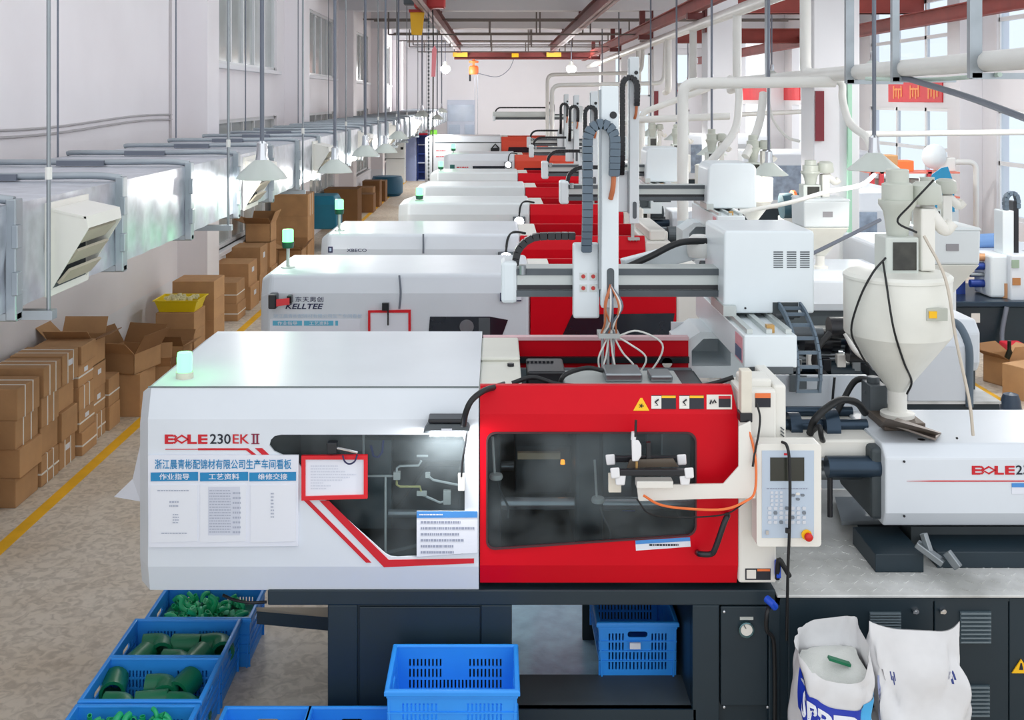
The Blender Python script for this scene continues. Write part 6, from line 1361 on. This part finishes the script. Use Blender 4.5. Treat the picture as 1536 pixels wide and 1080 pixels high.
MB().box(XX(1422, d), 8.95, d - .03, d + 1.35, ZZ(460, d), ZZ(452, d)).build('table', GUNM, dkt, bevel=.01)
m = MB(); m.pbox(1486, 1516, 383, 447, d + .2, .5); m.build('head', ROBW, dkt, bevel=.03)
m = MB(); m.pbox(1516, 1560, 383, 452, d + .1, .5); m.build('control_box', WHITE, dkt, bevel=.02)
MB().pbox(1518, 1529, 390, 402, d + .09, .02).build('display', mat('green_display', (150, 170, 150), .3), dkt); MB().pbox(1519, 1531, 417, 428, d + .09, .02).build('badge', mat('badge_brown', (176, 120, 70), .5), dkt)
m = MB(); m.pbox(1504, 1521, 316, 384, d + .3, .25); m.build('column_arm', ROBW, dkt, bevel=.01); m = MB(); m.pbox(1520, 1528, 302, 384, d + .32, .2); m.build('arm_rail', BLACKP, dkt)
drag_chain([P(1509, 315, d + .35), P(1508, 300, d + .35), P(1513, 291, d + .35), P(1522, 290, d + .35), P(1526, 300, d + .35), P(1526, 318, d + .35)], .08, .05, dkt, CHAIN, lk=.05)
for k in range(4): MB().cyl(P(1455, 386 + k * 13, d + .4), P(1487, 386 + k * 13, d + .4), .05 if k != 2 else .03, n=12).build('spindle', [mat('copper_part', (200, 150, 110), .4, .4), BLUE, STEEL2, BLUE][k], dkt, smooth=40)
MB().lathe([(.06, 0), (.07, .02), (.07, .2), (0, .2)], P(1509, 448, d + .25), 12).build('tool_cup', mat('copper_part', (200, 150, 110), .4, .4), dkt)
MB().pbox(1457, 1470, 470, 484, d - .01, .02).build('socket_plate', CREAM, dkt); MB().box(XX(1453, d), XX(1474, d), d + .5, d + 1.2, ZZ(452, d), ZZ(392, d)).build('blue_guard', BLUE, dkt)
MB().tube(cr([P(1510, 460, d - .05), P(1503, 500, d - .08), P(1506, 525, d - .15), P(1520, 535, d - .3)], 5), .03, 8).build('conduit', ROD, dkt, smooth=60)
rl = MB().cyl(P(1438, 363, 15.5), P(1500, 360, 15.5), .1, n=16).build('blue_roll', mat('pale_blue_roll', (120, 160, 214), .5), smooth=40); tag(rl, 'pale blue roll lying on the bench under the window', 'roll')
bn = thing('work_bench', (7.5, 15.6, 0), 'white topped bench carrying a pale blue roll', 'bench'); MB().box(6.3, 8.8, 15.2, 16.1, ZZ(371, 15.5) - .06, ZZ(371, 15.5)).build('top', WHITE, bn)
for x in (6.4, 8.7):
    for y in (15.3, 16.0): MB().box(x - .03, x + .03, y - .03, y + .03, 0, ZZ(371, 15.5) - .05).build('leg', ROD, bn)
bs = thing('blue_sheet', (XX(1415, 17), 17, 1.5), 'bent sky blue plastic sheet standing upright by the racks', 'sheet')
d = 17.0
m = MB(); pf = [(1398, 262), (1412, 252), (1422, 250), (1431, 275), (1432, 318), (1410, 316), (1398, 305)]
m.pplate(pf, d, .02); m.build('front_fold', SKYB, bs); m = MB(); m.add([P(1398, 262, d), P(1412, 252, d), P(1408, 315, d + .5), P(1390, 300, d + .6), P(1388, 275, d + .6)], [(0, 1, 2, 3, 4)]); m.build('back_fold', SKYB, bs); m = MB(); m.box(XX(1395, d), XX(1440, d), d + .05, d + .6, 0, ZZ(316, d)); m.build('stand', WHITE2, bs)
rk = thing('storage_rack', (6.8, 19.8, 0), 'red posted rack holding grey pots and machine parts', 'rack'); d = 19.8
for px in (1309, 1323, 1345, 1395):
    MB().box(XX(px - 3, d), XX(px + 3, d), d, d + .08, 0, ZZ(255, d)).build('post', mat('rack_red', (206, 70, 76), .5), rk)
for py in (258, 295, 335): MB().box(XX(1305, d), XX(1440, d), d, d + .6, ZZ(py, d) - .03, ZZ(py, d)).build('shelf', mat('shelf_salmon', (226, 130, 112), .5), rk)
for px, r_, z_ in ((1355, .16, 295), (1378, .2, 295), (1365, .14, 335), (1330, .12, 295)):
    o = MB().lathe([(0, 0), (r_ * .8, 0), (r_, .02), (r_, .3), (r_ * .9, .3), (r_ * .9, .05), (0, .04)], (XX(px, d), d + .3, ZZ(z_, d)), 18).build('grey_pot', mat('pot_grey', (160, 164, 158), .4), smooth=40); tag(o, 'grey metal pot standing on the red posted rack', 'pot', 'pots on the rack')
for px, w_, h_, mt in ((1340, .25, .3, CARD2), (1362, .3, .2, ORANGE), (1425, .3, .25, PVC)):
    o = MB().box(XX(px, d) - w_ / 2, XX(px, d) + w_ / 2, d + .1, d + .4, ZZ(258, d), ZZ(258, d) + h_).build('parts_box', mt, bevel=.02); tag(o, 'small %s box on top shelf of the red posted rack' % {CARD2: 'tan', ORANGE: 'orange', PVC: 'white'}[mt], 'box')
o = MB().lathe([(0, 0), (.05, 0), (.2, .03), (.23, .06), (.2, .09), (0, .1)], (XX(1405, d), d + .05, ZZ(235, d)), 20, 'Y').build('round_fan', WHITE2, smooth=40); tag(o, 'round white fan head above the rack', 'fan')
def small_machine(label, x0, x1, y0, y1, zt_, glassx=None):
    t = thing('enclosed_machine', ((x0 + x1) / 2, y0, 0), label, 'machine'); m = MB(); pr = [(y0, .6), (y0, zt_ - .3), (y0 + .12, zt_ - .06), (y0 + .3, zt_), (y1, zt_), (y1, .6)]
    m.loft([[(x0, y, z) for y, z in pr], [(x1, y, z) for y, z in pr]]); m.build('enclosure', WHITE, t, bevel=.04, seg=3); MB().box(x0 + .05, x1 - .05, y0 + .05, y1 - .05, 0, .6).build('base', DARK, t)
    if glassx: MB().box(glassx[0], glassx[1], y0 - .01, y0 + .02, .8, zt_ - .32).build('window', mat('blue_window', (150, 166, 186), .2, var=.3, scale=6), t)
    return t
small_machine('white enclosed machine with bluish window behind front column', 4.85, 6.0, 16.2, 17.6, 1.75, (5.1, 5.6))
small_machine('white rounded machine cover between hopper and front column', 4.14, 4.9, 11.7, 13.2, 1.5)
small_machine('long white machine in the right bay behind blue sheet', 5.6, 8.6, 25, 26.4, 1.9, (6.0, 7.0))
small_machine('white machine far back in right bay beyond the girder', 5.4, 8.4, 34, 35.4, 2.0, (6.0, 7.0))
mo = thing('electric_motor', (XX(1192, 14.2), 14.2, 1.3), 'teal electric motor with orange ring before the front column', 'motor')
MB().cyl(P(1172, 310, 13.9), P(1205, 308, 13.9), .17, n=18).build('housing', mat('motor_teal', (50, 84, 96), .4), mo, smooth=40); MB().cyl(P(1188, 309, 13.9), P(1192, 309, 13.9), .2, n=18).build('ring', ORANGE, mo); MB().box(XX(1170, 14), XX(1210, 14), 13.8, 14.1, .0, ZZ(326, 13.9)).build('pedestal', CREAM, mo)
# cartons and bottle at the right lane
carton('open carton with dark tools on floor by right lane line', XX(1512, 12.0), 12.0, 0, .36, .34, .3, rz=R(25), opened=True, mt=CARD2, group='cartons by right lane')
carton('brown carton with dark lower print at right lane line', XX(1548, 11.4), 11.4, 0, .4, .4, .34, rz=R(25), mt=CARD2, group='cartons by right lane')
o = MB().lathe([(0, 0), (.05, 0), (.05, .25), (.02, .33), (.02, .42), (0, .42)], (XX(1514, 11.95), 11.95, .05), 12).build('dark_bottle', mat('dark_glass', (30, 40, 34), .2), smooth=40); tag(o, 'dark bottle sticking out of open carton', 'bottle')
rb = MB(); rb.lathe([(0, 0), (.16, 0), (.16, .02), (.1, .06), (.09, .14), (.07, .2), (0, .22)], (XX(1516, 10.8), 10.8, 0), 14); o = rb.build('traffic_bollard', mat('slate_plastic', (48, 64, 84), .4), smooth=40); tag(o, 'slate blue rounded bollard on floor by yellow lane line', 'bollard')
rdd = MB().box(XX(1515, 13), XX(1545, 13), 12.9, 13.3, 0, .18).build('red_tray', mat('tray_red', (216, 40, 60), .5), bevel=.02); tag(rdd, 'red tray on floor before the dark based machine', 'tray')
# ================================================================ cabinets at the end of the aisle
d = 40.5
wc = thing('steel_cabinet', (XX(592, d), d, 0), 'tall white two part steel cabinet at the end of the aisle', 'cabinet')
x0, x1 = XX(579, d), XX(607, d); zt_ = ZZ(212, d)
MB().box(x0, x1, d, d + .5, 0, zt_).build('body', WHITE2, wc, bevel=.01); MB().box(x0, x1, d - .01, d, zt_ * .58, zt_ * .59).build('seam', GREYM, wc); MB().box(x1 - .15, x1 - .05, d - .02, d, zt_ * .8, zt_ * .86).build('handle', BLACKP, wc)
d = 41.5
bc = thing('blue_shelf', (XX(625, d), d, 0), 'deep blue open shelf unit with pale blue side panel and bins', 'shelf')
x0, x1, x2 = XX(609, d), XX(626, d), XX(642, d); zt_ = ZZ(203, d)
MB().box(x0, x1, d, d + .5, 0, zt_).build('side_panel', mat('periwinkle_panel', (150, 164, 206), .5), bc)
MB().box(x1, x2, d + .45, d + .5, 0, zt_).build('back', BLUE, bc)
for k in range(6): z = zt_ * k / 5; MB().box(x1, x2, d, d + .5, max(0, z - .03), z + (.03 if k == 0 else 0)).build('shelf_board', BLUE if k % 2 else mat('pale_shelf', (190, 200, 226), .5), bc)
for x in (x1, x2): MB().box(x - .03, x + .03, d, d + .06, 0, zt_).build('post', BLUE, bc)
o = MB().box(XX(628, d), XX(641, d), d + .02, d + .4, zt_, zt_ + .22).build('red_crate', mat('crate_red', (220, 40, 70), .5), bevel=.03); tag(o, 'red plastic bin on top of the blue shelf unit', 'bin')
o = MB().box(XX(645, d), XX(655, d), d + .02, d + .4, zt_, zt_ + .2).build('green_crate', mat('crate_green', (130, 214, 70), .5), bevel=.03); tag(o, 'lime green bin beside the red bin on cabinet', 'bin')
o2 = MB().box(XX(643, d), XX(664, d), d, d + .5, 0, zt_).build('tall_locker', WHITE2); tag(o2, 'plain pale locker carrying the lime green bin', 'locker')
